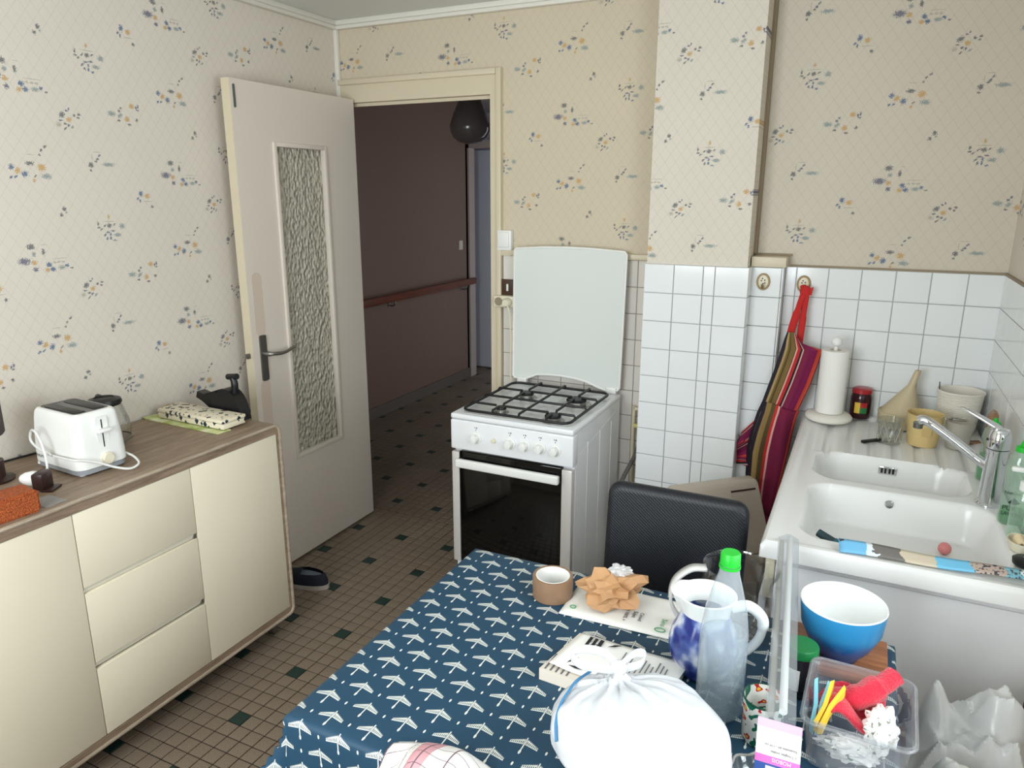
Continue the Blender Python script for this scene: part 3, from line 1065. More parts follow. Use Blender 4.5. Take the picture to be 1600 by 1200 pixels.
# boxed-in pipe beside the column
b = MB()
b.box(C1, 2.036, -0.074, 0.0, 0.0, 1.378)
pb = struct('wall_pipe_box', b, M_GROUT, 'narrow tiled pipe box beside the column', smooth=False)
for j in range(11):
    wall_tile(pb, (C1 + 0.007, -0.074, 1.378 - P * (j + 1)), (1, 0, 0), ZUP, 0.106, P)
    wall_tile(pb, (2.036, -0.076, 1.378 - P * (j + 1)), (0, 1, 0), ZUP, 0.074, P)
b = MB()
b.box(C1 + 0.004, 2.052, -0.092, 0.0, 1.379, 1.416, 0.003)
obj('box_cap', b, M_CREAMPAINT, pb)
b = MB()
b.box(C1 + 0.002, 2.062, -0.012, 0.0, 1.416, 1.424)
obj('sealant_line', b, M_BROWNLINE, pb)
b = MB()
b.box(C1, C1 + 0.012, -0.03, 0.0, 1.424, ZC)
obj('brown_corner_strip', b, M_BROWNLINE, chase)  # narrow brown strip up the inner corner of column and wall

# ---- cornice, corner strip
b = MB()
b.box(0.0, 0.018, YREAR, 0.0, ZC - 0.022, ZC, 0.003)
b.box(0.0, 0.026, YREAR, 0.0, ZC - 0.040, ZC - 0.024, 0.003)
struct('trim_cornice_left', b, M_WHITEPAINT, 'white ceiling moulding above the left wall')
b = MB()
b.box(0.0, XR, -0.018, 0.0, ZC - 0.022, ZC, 0.003)
b.box(0.0, XR, -0.026, 0.0, ZC - 0.040, ZC - 0.024, 0.003)
struct('trim_cornice_back', b, M_WHITEPAINT, 'white ceiling moulding above the doorway wall')
b = MB()
b.box(0.0, 0.022, -0.022, 0.0, 0.0, ZC - 0.03, 0.005)
struct('trim_corner', b, M_WHITEPAINT, 'white strip covering the corner between two papered walls')

# ---- door frame and open door
b = MB()
X1 = 0.805
b.box(0.0145, 0.075, -0.014, 0.010, 0.0, 2.045)
b.prism([(0.0145, 2.045), (X1, 2.045), (X1, 0), (0.86, 0), (0.86, 2.1465), (0.0145, 2.1465)], 'y', -0.014, 0.10)
b.box(0.836, 0.860, -0.026, -0.012, 0.0, 2.1465, 0.004)
b.box(0.0145, 0.8355, -0.026, -0.012, 2.122, 2.1465, 0.004)
tf = struct('trim_door_frame', b, M_CREAMPAINT, 'cream painted door frame around the hall doorway')
b = MB()
b.box(0.077, X1, 0.012, 0.024, 2.03, 2.044)
b.box(X1 - 0.012, X1, 0.03, 0.06, 0.0, 2.045)
obj('rebate_stop', b, M_CREAMPAINT, tf)

door = obj('door_1', MB(), M_DOORPAINT)
door['kind'] = 'structure'
door['label'] = 'open off-white door with a tall hammered glass pane'
door['category'] = 'door'
DX0, DX1, DY0, DY1, DZ = 0.065, 0.105, -0.770, -0.030, 2.056
GY0, GY1, GZ0, GZ1 = -0.556, -0.258, 0.500, 1.826
b = MB()
for y0, y1, z0, z1 in ((DY0, GY0, 0.012, DZ), (GY1, DY1, 0.012, DZ), (GY0, GY1, 0.012, GZ0), (GY0, GY1, GZ1, DZ)):
    b.box(DX0, DX1, y0, y1, z0, z1)
obj('door_leaf', b, M_DOORPAINT, door, smooth=False)
b = MB()
b.box(DX0 - 0.0005, DX1 - 0.001, DY0 - 0.002, DY0, 0.012, DZ)
obj('edge_lipping', b, M_CREAMPAINT, door)
b = MB()
b.box(0.082, 0.087, GY0, GY1, GZ0, GZ1)
obj('pane', b, M_OBSCURE, door, smooth=False)
b = MB()
t = 0.014
for y0, y1, z0, z1 in ((GY0 - t, GY0 + 0.004, GZ0 - t, GZ1 + t), (GY1 - 0.004, GY1 + t, GZ0 - t, GZ1 + t), (GY0, GY1, GZ0 - t, GZ0 + 0.004), (GY0, GY1, GZ1 - 0.004, GZ1 + t)):
    b.box(0.088, 0.113, y0, y1, z0, z1, 0.003)
obj('glazing_bead', b, M_DOORPAINT, door)
for z0, z1 in ((1.07, 1.33), (0.55, 0.885)):
    b = MB()
    b.prism(rrect(-0.745, -0.692, z0, z1, 0.024), 'x', DX1, DX1 + 0.0006)
    obj('paint_patch', b, M_DOORPATCH, door)
b = MB()
b.prism(rrect(-0.733, -0.698, 0.882, 1.074, 0.008), 'x', DX1, DX1 + 0.007)
hp = obj('handle_plate', b, M_DARKMETAL, door)
b = MB()
b.tube(smooth_path([(DX1, -0.715, 0.998), (DX1 + 0.036, -0.715, 0.998), (DX1 + 0.046, -0.700, 0.997), (DX1 + 0.046, -0.64, 0.992), (DX1 + 0.044, -0.578, 1.006)], 6), [0.010] * 8 + [0.008] * 9 + [0.007] * 8, 10)
obj('lever', b, M_ALU, hp)
b = MB()
b.tube([(DX1 + 0.006, -0.715, 0.925), (DX1 + 0.010, -0.715, 0.925)], 0.006, 10)
obj('key_rose', b, M_DARKMETAL, hp)
b = MB()
b.box(0.078, 0.092, DY0 - 0.018, DY0, 0.985, 1.005, 0.002)
obj('latch_bolt', b, M_DARKMETAL, door)
b = MB()
b.prism(rrect(-0.757, -0.747, 1.952, 2.036, 0.0045), 'x', DX1, DX1 + 0.003)
obj('door_top_marker', b, M_GREYPAINT, door)

# hall furniture fixed to its walls
o = thing('handrail', 'brown wooden handrail along the hall wall', 'handrail', (HX0, 0.4, 0.87))
b = MB()
b.box(0.035, 0.075, -0.30, 2.45, -0.012, 0.045, 0.010)
obj('rail', b, M_RAIL, o)
for yy in (0.15, 1.20, 2.30):
    b = MB()
    b.tube(smooth_path([(0.0, yy, -0.045), (0.03, yy, -0.048), (0.052, yy, -0.035), (0.055, yy, -0.01)], 5), 0.006, 8)
    b.lathe([(0.0, 0), (0.018, 0), (0.018, 0.004), (0, 0.004)], 12, (0, 0, 0))
    b.v = b.v[:-48] + [(z, yy + x, -0.045 + y) for x, y, z in b.v[-48:]]
    obj('bracket', b, M_ALU, o)

o = thing('pendant_lamp', 'large unlit bulb-shaped glass lamp hanging in the hall', 'lamp', (0.147, 1.0, ZC))
b = MB()
b.lathe([(0.045, -0.11), (0.048, -0.15), (0.052, -0.19), (0.070, -0.25), (0.098, -0.315), (0.118, -0.375), (0.116, -0.41), (0.100, -0.445), (0.070, -0.468), (0.035, -0.479), (0.0, -0.482)], 36)
obj('globe', b, M_DARKOPAL, o)
b = MB()
b.lathe([(0, 0), (0.05, 0), (0.05, -0.03), (0.012, -0.035), (0.012, -0.08), (0.044, -0.085), (0.048, -0.125), (0, -0.125)], 24)
obj('lamp_holder', b, M_BLACKPL, o)

o2 = thing('hall_light_switch', 'small white light switch on the mauve hall wall', 'switch', (HX0, 2.69, 1.207))
b = MB()
b.box(0.0, 0.010, -0.03, 0.03, -0.04, 0.04, 0.003)
obj('plate', b, M_IVORYPL, o2)
b = MB()
b.box(0.010, 0.016, -0.012, 0.012, -0.018, 0.018, 0.002)
obj('rocker', b, M_WHITEPL, o2)

# switches and socket beside the stove
o = thing('light_switch', 'white light switch on trunking beside the door frame', 'switch', (0.877, 0.0, 1.43))
b = MB()
b.box(-0.034, 0.034, -0.028, 0.0, -0.032, 0.055, 0.004)
obj('housing', b, M_WHITEPL, o)
b = MB()
b.box(-0.028, 0.024, -0.034, -0.026, -0.018, 0.048, 0.003)
obj('rocker', b, M_WHITEPL, o)
b = MB()
b.box(-0.030, 0.030, -0.020, 0.0, -0.055, -0.030, 0.003)
b.box(-0.030, -0.020, -0.012, 0.0, 0.05, 0.72)
obj('cable_trunking', b, M_IVORYPL, o)
o = thing('brown_wall_switch', 'dark brown switch plate on the tiles left of the stove lid', 'switch', (0.893, -0.008, 1.236))
b = MB()
b.box(-0.044, 0.044, -0.010, 0.0, -0.036, 0.036, 0.003)
obj('plate', b, M_BROWNPL, o)
b = MB()
b.box(-0.008, 0.002, -0.016, -0.008, -0.016, 0.016, 0.003)
obj('rocker', b, M_WHITEPL, o)
o = thing('double_socket_adapter', 'cream double socket adapter with a plug below the brown switch', 'socket', (0.886, -0.008, 1.176))
b = MB()
b.box(-0.052, 0.052, -0.040, 0.0, -0.026, 0.026, 0.007)
obj('body', b, M_IVORYPL, o)
b = MB()
b.lathe([(0, 0.0), (0.019, 0.0), (0.019, 0.002), (0.015, 0.002), (0.014, 0.0005), (0, 0.0005)], 20)
b.v = [(x - 0.026, -0.040 - z, y) for x, y, z in b.v]
obj('socket_face', b, mat('socket_shadow', (150, 140, 116), rough=0.5), o)
b = MB()
b.lathe([(0, 0), (0.020, 0), (0.020, 0.022), (0.014, 0.034), (0, 0.034)], 18)
b.v = [(x + 0.022, -0.040 - z, y) for x, y, z in b.v]
obj('plug', b, M_IVORYPL, o)
b = MB()
b.tube(smooth_path([(0.030, -0.068, -0.012), (0.038, -0.062, -0.05), (0.040, -0.05, -0.16), (0.036, -0.045, -0.30), (0.038, -0.04, -0.40)], 6), 0.0035, 8)
obj('cable', b, M_IVORYPL, o)

# ================================================================== SIDEBOARD
sb = thing('sideboard', 'low cream sideboard with grey oak shell against the papered wall', 'sideboard', (0.25, -1.634, 0.0))
SX0, SX1 = 0.015 - 0.25, 0.492 - 0.25          # local x
SYR, SYL = -1.048 + 1.634, -2.220 + 1.634      # right / left end, local y
Z0, Z1 = 0.086, 0.846


def shell_ring(x0, x1, inset_y=0.0):
    """rounded rectangular tube of wood in the YZ plane"""
    out = rrect(SYL, SYR, Z0, Z1, 0.030, 6)
    inn = rrect(SYL + 0.020, SYR - 0.020, Z0 + 0.030, Z1 - 0.036, 0.012, 6)
    n = len(out)
    m = MB()
    vv = [(x, p[0], p[1]) for x in (x0, x1) for p in out] + [(x, p[0], p[1]) for x in (x0, x1) for p in inn]
    ff = []
    for i in range(n):
        j = (i + 1) % n
        ff += [(i, j, n + j, n + i), (2 * n + j, 2 * n + i, 3 * n + i, 3 * n + j), (n + i, n + j, 3 * n + j, 3 * n + i), (j, i, 2 * n + i, 2 * n + j)]
    return m.add(vv, ff)


obj('carcass_shell', shell_ring(SX0, SX1 - 0.004), M_OAK, sb)
b = MB()
out = rrect(SYL, SYR, Z0, Z1, 0.030, 6)
b.tube([(SX1 - 0.004, p[0] * 0.9985 + 0.0, p[1] - 0.0) for p in rrect(SYL + 0.006, SYR - 0.006, Z0 + 0.006, Z1 - 0.006, 0.026, 6)], 0.0062, 8, closed=True)
obj('edge_banding', b, M_OAKEDGE, sb)
b = MB()
b.box(SX1 - 0.040, SX1 - 0.005, SYL + 0.018, SYR - 0.018, Z1 - 0.036, Z1 - 0.016)
obj('top_rail', b, M_OAKEDGE, sb)
b = MB()
b.box(SX0, SX0 + 0.01, SYL + 0.01, SYR - 0.01, Z0 + 0.02, Z1 - 0.02)
b.box(SX0, SX1 - 0.03, SYL + 0.02, SYR - 0.02, Z0 + 0.03, Z0 + 0.04)
obj('back_panel', b, M_OAK, sb)
FX0, FX1 = SX1 - 0.024, SX1 - 0.006
B1, B2 = -1.444 + 1.634, -1.827 + 1.634
DT, DB = 0.808, 0.119
for y0, y1 in ((B1 + 0.0015, SYR - 0.022), (SYL + 0.022, B2 - 0.0015)):
    b = MB()
    b.box(FX0, FX1, y0, y1, DB, DT, 0.0012)
    obj('door', b, M_CREAM, sb)
for z0, z1 in ((0.589, DT), (0.356, 0.570), (DB, 0.333)):
    b = MB()
    b.box(FX0, FX1, B2 + 0.0015, B1 - 0.0015, z0, z1, 0.0012)
    d = obj('drawer', b, M_CREAM, sb)
    if z0 > 0.2:
        g = MB()
        g.prism([(FX1 - 0.001, z0), (FX1 - 0.010, z0 - 0.017), (FX1 - 0.016, z0 - 0.017), (FX1 - 0.016, z0)], 'y', B2 + 0.002, B1 - 0.012)
        obj('finger_pull', g, mat('cream_pull_lip', (240, 236, 222), rough=0.35), d)
        g = MB()
        g.box(FX1 - 0.010, FX1 - 0.002, B1 - 0.011, B1 - 0.003, z0 - 0.017, z0, 0.001)
        obj('pull_end_cap', g, M_ALU, d)
b = MB()
b.box(FX0 - 0.02, FX0 - 0.012, SYL + 0.03, SYR - 0.03, DB, DT)
obj('inner_front', b, mat('dark_carcass_gap', (96, 92, 84), rough=0.8), sb)
for x, y in ((0.16, SYR - 0.045), (0.16, SYL + 0.045), (-0.18, SYR - 0.045), (-0.18, SYL + 0.045)):
    b = MB()
    b.lathe([(0, 0), (0.016, 0), (0.018, 0.004), (0.018, 0.088), (0, 0.088)], 20, (x, y, 0))
    obj('foot', b, M_ALU, sb)

ST = 0.8465   # sideboard top

# toaster
t = thing('toaster', 'white two-slot toaster with its cord looped around it', 'toaster', (0.245, -1.630, ST), -0.06)
L0, L1, W0, W1, H = -0.105, 0.128, -0.078, 0.078, 0.182
b = MB()
n = 14
prof = []
lev = [(0.022, 0.000), (0.05, 0.0), (0.10, 0.003), (0.15, 0.008), (0.172, 0.012), (0.180, 0.017), (0.182, 0.024)]
rings = [rrect(L0 + i_, L1 - i_, W0 + i_, W1 - i_, 0.030 - min(i_, 0.012), 6) for _, i_ in lev]
vv = [(p[0], p[1], lev[k][0]) for k, r_ in enumerate(rings) for p in r_]
m_ = len(rings[0])
ff = [(k * m_ + i, k * m_ + (i + 1) % m_, (k + 1) * m_ + (i + 1) % m_, (k + 1) * m_ + i) for k in range(len(lev) - 1) for i in range(m_)]
ff.append(tuple(range(m_))[::-1])
b.add(vv, ff)
obj('body', b, M_WHITEPL, t)
b = MB()
b.prism(rrect(L0 + 0.024, L1 - 0.024, W0 + 0.024, W1 - 0.024, 0.016), 'z', H - 0.012, H - 0.0015)
tp = obj('top_plate', b, mat('toaster_top_grey', (120, 120, 120), rough=0.35, metal=0.6), t)
for y0 in (-0.045, 0.012):
    b = MB()
    b.box(L0 + 0.040, L1 - 0.040, y0, y0 + 0.033, H - 0.004, H + 0.0006, 0.002)
    obj('bread_slot', b, M_BLACKPL, tp)
    b = MB()
    for k in range(7):
        xk = L0 + 0.050 + k * 0.0222
        b.tube([(xk, y0 + 0.004, H - 0.0005), (xk, y0 + 0.029, H - 0.0005)], 0.0011, 5)
    obj('slot_wires', b, M_ALU, tp)
b = MB()
b.prism(rrect(L0 + 0.004, L1 - 0.004, W0 + 0.004, W1 - 0.004, 0.028), 'z', 0.006, 0.024)
obj('base', b, mat('toaster_base_grey', (150, 154, 158), rough=0.45), t)
for x, y in ((0.10, -0.055), (0.10, 0.055), (-0.11, -0.055), (-0.11, 0.055)):
    b = MB()
    b.lathe([(0, 0), (0.009, 0), (0.009, 0.008), (0, 0.008)], 12, (x, y, 0))
    obj('rubber_foot', b, M_WHITEPL, t)
b = MB()
b.box(L1 - 0.0075, L1 - 0.0012, 0.004, 0.007, 0.075, 0.158)
obj('lever_slot', b, M_BLACKPL, t)
b = MB()
b.prism(rrect(-0.012, 0.024, 0.068, 0.166, 0.006), 'x', L1 - 0.012, L1 - 0.0022)
obj('lever_panel', b, M_WHITEPL, t)
b = MB()
b.box(L1 - 0.008, L1 + 0.018, -0.016, 0.026, 0.122, 0.132, 0.004)
obj('lever', b, M_WHITEPL, t)
b = MB()
b.lathe([(0, 0.014), (0.015, 0.014), (0.0175, 0.012), (0.0185, 0), (0, 0)], 24)
b.v = [(L1 - 0.003 + z, y + 0.008, x + 0.040) for x, y, z in b.v]
obj('browning_dial', b, M_IVORYPL, t)
b = MB()
b.prism(rrect(-0.046, -0.022, 0.040, 0.046, 0.002), 'x', L1 - 0.002, L1 + 0.0006)
obj('button', b, M_WHITEPL, t)
lettering('PHILIPS', 0.012, M_GREYPAINT, frame((-0.082, W0 - 0.0004, 0.036), (1, 0, 0), (0, 0, 1)), t, 'brand_lettering')
b = MB()
b.tube(smooth_path([(0.10, 0.080, 0.03), (0.140, 0.082, 0.022), (0.178, 0.07, 0.012), (0.182, 0.04, 0.006), (0.165, 0.006, 0.018), (0.148, -0.03, 0.04), (0.138, -0.065, 0.056), (0.125, -0.088, 0.062), (0.06, -0.090, 0.060), (0.0, -0.088, 0.058), (0.030, -0.098, 0.066),
                    (-0.020, -0.104, 0.080), (-0.045, -0.106, 0.100), (-0.030, -0.108, 0.130), (-0.006, -0.110, 0.132), (0.020, -0.112, 0.105), (0.040, -0.116, 0.060), (0.046, -0.122, 0.024), (0.040, -0.135, 0.010)], 6), 0.0034, 8)
obj('cord', b, M_CORD, t)

# plug of the cord in a dark adapter, on a grey card
a = thing('plug_adapter', 'dark brown plug adapter with a white plug in it, beside the sponge', 'plug', (0.335, -1.800, ST), 0.5)
b = MB()
b.box(-0.016, 0.016, -0.026, 0.026, 0.002, 0.050, 0.006)
obj('adapter_body', b, M_CAFE, a)
b = MB()
b.box(0.008, 0.040, -0.030, 0.020, 0.0, 0.006, 0.002)
obj('adapter_flap', b, M_CAFE, a)
b = MB()
b.lathe([(0, 0), (0.020, 0), (0.021, 0.012), (0.017, 0.03), (0.010, 0.042), (0, 0.044)], 20)
b.v = [(-0.014 - z, y, x + 0.030) for x, y, z in b.v]
obj('white_plug', b, M_WHITEPL, a)
b = MB()
b.box(0.392, 0.470, -1.880, -1.822, ST, ST + 0.0012)
c_ = obj('index_card', b, M_GREYCARD)
tag(c_, 'small grey printed card lying next to the orange sponge', 'card')

# orange sponge
b = MB()
bm = bmesh.new()
bmesh.ops.create_cube(bm, size=1.0)
for p_ in bm.verts:
    p_.co = Vector((p_.co.x * 0.085, p_.co.y * 0.150, 0.030 + p_.co.z * 0.060))
bmesh.ops.bevel(bm, geom=list(bm.edges), offset=0.007, segments=2, affect='EDGES')
bmesh.ops.subdivide_edges(bm, edges=list(bm.edges), cuts=3, use_grid_fill=True)
for p_ in bm.verts:
    d_ = noise.noise(p_.co * 60) * 0.0022
    p_.co += Vector((d_, d_, d_ if p_.co.z > 0.01 else 0))
    p_.co.z = max(p_.co.z, 0.0)
b.bm(bm)
o = obj('sponge', b, M_SPONGE)
o.location = (0.432, -1.965, ST)
o.rotation_euler = (0, 0, -0.10)
tag(o, 'glittery orange scouring sponge at the front of the sideboard', 'sponge')

# dark lamp foot at the very left edge, with its flex
l_ = thing('table_lamp', 'dark brown cylinder standing at the left end of the sideboard', 'lamp', (0.153, -1.826, ST))
b = MB()
b.lathe([(0, 0.0), (0.050, 0.0), (0.052, 0.006), (0.030, 0.012), (0.030, 0.06), (0.0, 0.06)], 28)
obj('base', b, M_CAFE, l_)
b = MB()
b.lathe([(0, 0.134), (0.040, 0.134), (0.046, 0.142), (0.046, 0.235), (0.038, 0.244), (0, 0.246)], 28)
obj('cylinder', b, M_CAFE, l_)
b = MB()
b.lathe([(0, 0.05), (0.020, 0.05), (0.020, 0.14), (0, 0.14)], 20)
obj('neck', b, M_BLACKPL, l_)
b = MB()
b.tube(smooth_path([(0.028, -2.10, ST + 0.004), (0.032, -1.90, ST + 0.004), (0.030, -1.74, ST + 0.004), (0.045, -1.62, ST + 0.004), (0.055, -1.50, ST + 0.004)], 6), 0.0032, 8)
o = obj('power_cable', b, M_BLACKCORD)
tag(o, 'thin black cable running along the wall behind the toaster', 'cable')

# glass coffee pot behind the toaster
k = thing('coffee_carafe', 'glass coffee carafe with black lid behind the toaster', 'carafe', (0.160, -1.470, ST))
b = MB()
b.lathe([(0, 0.003), (0.050, 0.003), (0.062, 0.015), (0.068, 0.045), (0.064, 0.085), (0.052, 0.122), (0.046, 0.140), (0.044, 0.140), (0.050, 0.12), (0.062, 0.084), (0.066, 0.045), (0.060, 0.017), (0.049, 0.006), (0, 0.006)], 36)
obj('glass_body', b, C_GLASS, k)
b = MB()
b.lathe([(0.066, 0.018), (0.0695, 0.018), (0.0695, 0.024), (0.066, 0.024), (0.066, 0.018)], 32)
obj('metal_band', b, M_ALU, k)
b = MB()
b.lathe([(0, 0.132), (0.047, 0.134), (0.051, 0.142), (0.048, 0.152), (0.030, 0.158), (0.028, 0.154), (0, 0.152)], 32)
obj('lid', b, M_BLACKPL, k)
b = MB()
b.tube(smooth_path([(-0.040, 0.02, 0.146), (-0.085, 0.035, 0.140), (-0.092, 0.04, 0.10), (-0.078, 0.035, 0.05), (-0.064, 0.028, 0.03)], 6), 0.008, 8)
obj('handle', b, M_BLACKPL, k)

# patterned slim box on a leaflet, and a black hand mill behind
b = MB()
b.prism([(0.030, -1.238), (0.398, -1.246), (0.402, -1.192), (0.040, -1.182)], 'z', ST, ST + 0.003)
b.prism([(0.010, -1.236), (0.070, -1.240), (0.080, -1.184), (0.022, -1.180)], 'z', ST + 0.003, ST + 0.005)
o = obj('leaflet', b, M_LEAFLET)
tag(o, 'green printed leaflet lying under the patterned slim box', 'leaflet')
q = thing('spectacle_case', 'slim cream box printed with dark leaves at the sideboard end', 'box', (0.232, -1.165, ST + 0.0055), -0.02)
b = MB()
b.box(-0.165, 0.165, -0.050, 0.050, 0.0, 0.020, 0.004)
obj('tray', b, M_LEAFBOX, q)
b = MB()
b.box(-0.167, 0.167, -0.052, 0.052, 0.0205, 0.034, 0.005)
obj('lid', b, M_LEAFBOX, q)

q = thing('hand_mill', 'black plastic hand mill with a spout and short crank near the open door', 'mill', (0.285, -1.078, ST))
b = MB()
pr_ = [(0.0, 0.0), (0.030, 0.0), (0.030, 0.0)]
bm = bmesh.new()
arc = [(0.072 * math.cos(math.radians(a_)), 0.006 + 0.105 * math.sin(math.radians(a_))) for a_ in range(0, 181, 12)]
b.prism([(p_[0], p_[1]) for p_ in arc], 'y', -0.024, 0.024)
b.box(-0.074, 0.074, -0.026, 0.026, 0.0, 0.010, 0.003)
obj('drum', b, M_BLACKPL, q)
b = MB()
b.prism([(-0.150, 0.062), (-0.142, 0.085), (-0.110, 0.078), (-0.05, 0.098), (-0.045, 0.030), (-0.075, 0.022), (-0.12, 0.05)], 'y', -0.018, 0.018)
obj('spout', b, M_BLACKPL, q)
b = MB()
b.tube(smooth_path([(0.030, 0, 0.095), (0.032, 0, 0.130), (0.026, 0, 0.150)], 5), [0.013] * 6 + [0.012] * 5, 12)
b.tube([(0.002, 0, 0.152), (0.048, 0, 0.158)], 0.011, 10)
obj('crank', b, M_BLACKPL, q)

# shoe on the floor by the sideboard
s_ = thing('shoe', 'navy canvas slip-on shoe on the floor beside the sideboard', 'shoe', (0.255, -0.765, 0.0), 0.18)


def shoe_outline(k, grow=0.0):
    pts = []
    for i in range(28):
        a_ = 2 * PI * i / 28
        x = 0.135 * math.cos(a_)
        w_ = 0.046 + 0.006 * math.cos(a_ - 0.4)
        y = w_ * math.sin(a_) * (1.0 - 0.12 * (math.cos(a_) < -0.3))
        pts.append((x * (1 + grow), y * (1 + grow)))
    return pts


b = MB()
b.prism(shoe_outline(0, 0.03), 'z', 0.0, 0.020)
obj('sole', b, M_SOLE, s_)
b = MB()
lev = [(0.018, 0.0, 0.0), (0.035, -0.01, 0.0), (0.055, -0.06, 0.0), (0.066, -0.16, 0.0)]
base_ = shoe_outline(0)
vv, ff = [], []
for z_, g_, _ in lev:
    for (x, y) in base_:
        hz = z_
        if x < 0.02 and z_ > 0.03:
            hz = z_ * (1.0 - 0.40 * min(1.0, (0.02 - x) / 0.14))
        vv.append((x * (1 + g_), y * (1 + g_ * 1.6), hz))
n_ = len(base_)
for k_ in range(len(lev) - 1):
    for i in range(n_):
        j = (i + 1) % n_
        ff.append((k_ * n_ + i, k_ * n_ + j, (k_ + 1) * n_ + j, (k_ + 1) * n_ + i))
b.add(vv, ff)
obj('canvas_upper', b, M_NAVY, s_)
b = MB()
b.prism([(x * 0.80 + 0.01, y * 0.66) for x, y in base_], 'z', 0.040, 0.052)
obj('insole', b, M_INSOLE, s_)
b = MB()
vamp = [(x, y) for x, y in base_ if x < 0.02]
b.grid(lambda u_, v_: (-0.128 + 0.150 * v_, (u_ - 0.5) * (0.060 + 0.030 * math.sin(PI * min(1, v_ * 0.9 + 0.1))), 0.030 + 0.032 * v_ + 0.016 * math.sin(PI * u_)), 8, 8)
o = obj('vamp', b, M_NAVY, s_)

# ================================================================== STOVE
st = thing('gas_stove', 'white gas cooker with raised lid and black oven window', 'cooker', (1.186, -0.330, 0.0))
OX, OY = 1.186, -0.330
A0, A1, F0, F1 = 0.9315 - OX, 1.4404 - OX, -0.6044 - OY, -0.0525 - OY
TZ = 0.8207
b = MB()
b.box(A0 + 0.004, A1 - 0.004, F0 + 0.030, F1, 0.04, TZ - 0.022)
obj('body', b, M_ENAMEL, st)
for y in (F0 + 0.16, F0 + 0.30, F0 + 0.44):
    b = MB()
    b.box(A1 - 0.005, A1 - 0.0015, y, y + 0.006, 0.06, TZ - 0.09, 0.001)
    obj('side_rib', b, M_WHITEPL, st)
b = MB()
b.prism([(F0 + 0.04, 0.10), (F0 + 0.50, 0.10), (F0 + 0.50, TZ - 0.06), (F0 + 0.04, TZ - 0.12)], 'x', A1 - 0.006, A1 - 0.003)
obj('side_panel', b, M_ENAMEL, st)
b = MB()
b.box(A0, A1, F0, F1, TZ - 0.022, TZ, 0.007, 3)
obj('hob_top', b, M_ENAMEL, st)
b = MB()
b.prism(rrect(A0 + 0.036, A1 - 0.016, F0 + 0.020, F1 - 0.070, 0.03), 'z', TZ - 0.002, TZ + 0.0015)
obj('hob_well', b, mat('hob_well_enamel', (222, 224, 224), rough=0.15), st)
b = MB()
b.box(A0, A1, F0, F0 + 0.05, 0.677, TZ - 0.024, 0.006, 3)
obj('control_panel', b, M_ENAMEL, st)
# knobs
for i, x in enumerate((1.044, 1.188, 1.249, 1.311, 1.371)):
    kx = x - OX
    b = MB()
    b.lathe([(0, 0.004), (0.0225, 0.004), (0.0235, 0.0), (0, 0)], 24)
    b.lathe([(0.0165, 0.004), (0.0155, 0.022), (0.013, 0.026), (0, 0.026)], 24)
    b.v = [(kx + x_, F0 - z_, 0.735 + y_) for x_, y_, z_ in b.v]
    kn = obj('knob', b, M_WHITEPL, st)
    b = MB()
    b.box(kx - 0.010, kx + 0.010, F0 - 0.0275, F0 - 0.020, 0.719, 0.7515, 0.003)
    obj('knob_grip', b, M_WHITEPL, kn)
    b = MB()
    b.box(kx - 0.0012, kx + 0.0012, F0 - 0.0008, F0, 0.7635, 0.7685)
    b.box(kx - 0.006, kx - 0.003, F0 - 0.0008, F0, 0.773, 0.777)
    b.box(kx + 0.001, kx + 0.0055, F0 - 0.0008, F0, 0.7725, 0.7775)
    obj('panel_mark', b, M_GREYPAINT, st)
b = MB()
b.lathe([(0, 0.010), (0.006, 0.010), (0.0085, 0.008), (0.0095, 0), (0, 0)], 18)
b.v = [(1.121 - OX + x_, F0 - z_, 0.735 + y_) for x_, y_, z_ in b.v]
obj('ignition_button', b, M_IVORYPL, st)
# oven door
b = MB()
b.box(A0 + 0.034, A1 - 0.046, F0 + 0.006, F0 + 0.030, 0.195, 0.668, 0.003)
od = obj('oven_door', b, M_BLACKGLASS, st)
b = MB()
b.box(A0 + 0.034, A1 - 0.046, F0 - 0.030, F0 - 0.010, 0.612, 0.646, 0.006, 3)
obj('handle', b, M_WHITEPL, od)
for x0 in (A0 + 0.036, A1 - 0.064):
    b = MB()
    b.box(x0, x0 + 0.016, F0 - 0.014, F0 + 0.010, 0.616, 0.642)
    obj('handle_bracket', b, M_BLACKPL, od)
for x0, x1 in ((A0 + 0.001, A0 + 0.033), (A1 - 0.045, A1 - 0.004)):
    b = MB()
    b.box(x0, x1, F0 + 0.004, F0 + 0.032, 0.195, 0.664, 0.003)
    obj('door_pillar', b, M_PILLAR, od)
b = MB()
b.box(A0 + 0.02, A1 - 0.02, F0 + 0.045, F0 + 0.06, 0.05, 0.19, 0.003)
obj('drawer_front', b, M_BLACKPL, st)
for x, y in ((A0 + 0.05, F0 + 0.08), (A1 - 0.05, F0 + 0.08), (A0 + 0.05, F1 - 0.05), (A1 - 0.05, F1 - 0.05)):
    b = MB()
    b.lathe([(0, 0), (0.016, 0), (0.014, 0.042), (0, 0.042)], 14, (x, y, 0))
    obj('foot', b, M_BLACKPL, st)
# burners
for bx, by, r_ in ((1.109, -0.520, 0.020), (1.109, -0.285, 0.029), (1.329, -0.530, 0.030), (1.329, -0.285, 0.040)):
    b = MB()
    b.lathe([(0, 0.002), (r_ * 1.5, 0.002), (r_ * 1.45, 0.004), (r_ * 0.95, 0.005), (r_ * 0.92, 0.016), (0, 0.016)], 28, (bx - OX, by - OY, TZ))
    bu = obj('burner', b, M_ALU, st)
    b = MB()
    b.lathe([(0, 0.016), (r_ * 1.02, 0.016), (r_ * 1.04, 0.021), (r_ * 0.92, 0.026), (0, 0.028)], 28, (bx - OX, by - OY, TZ))
    obj('burner_cap', b, M_BLACKIRON, bu)
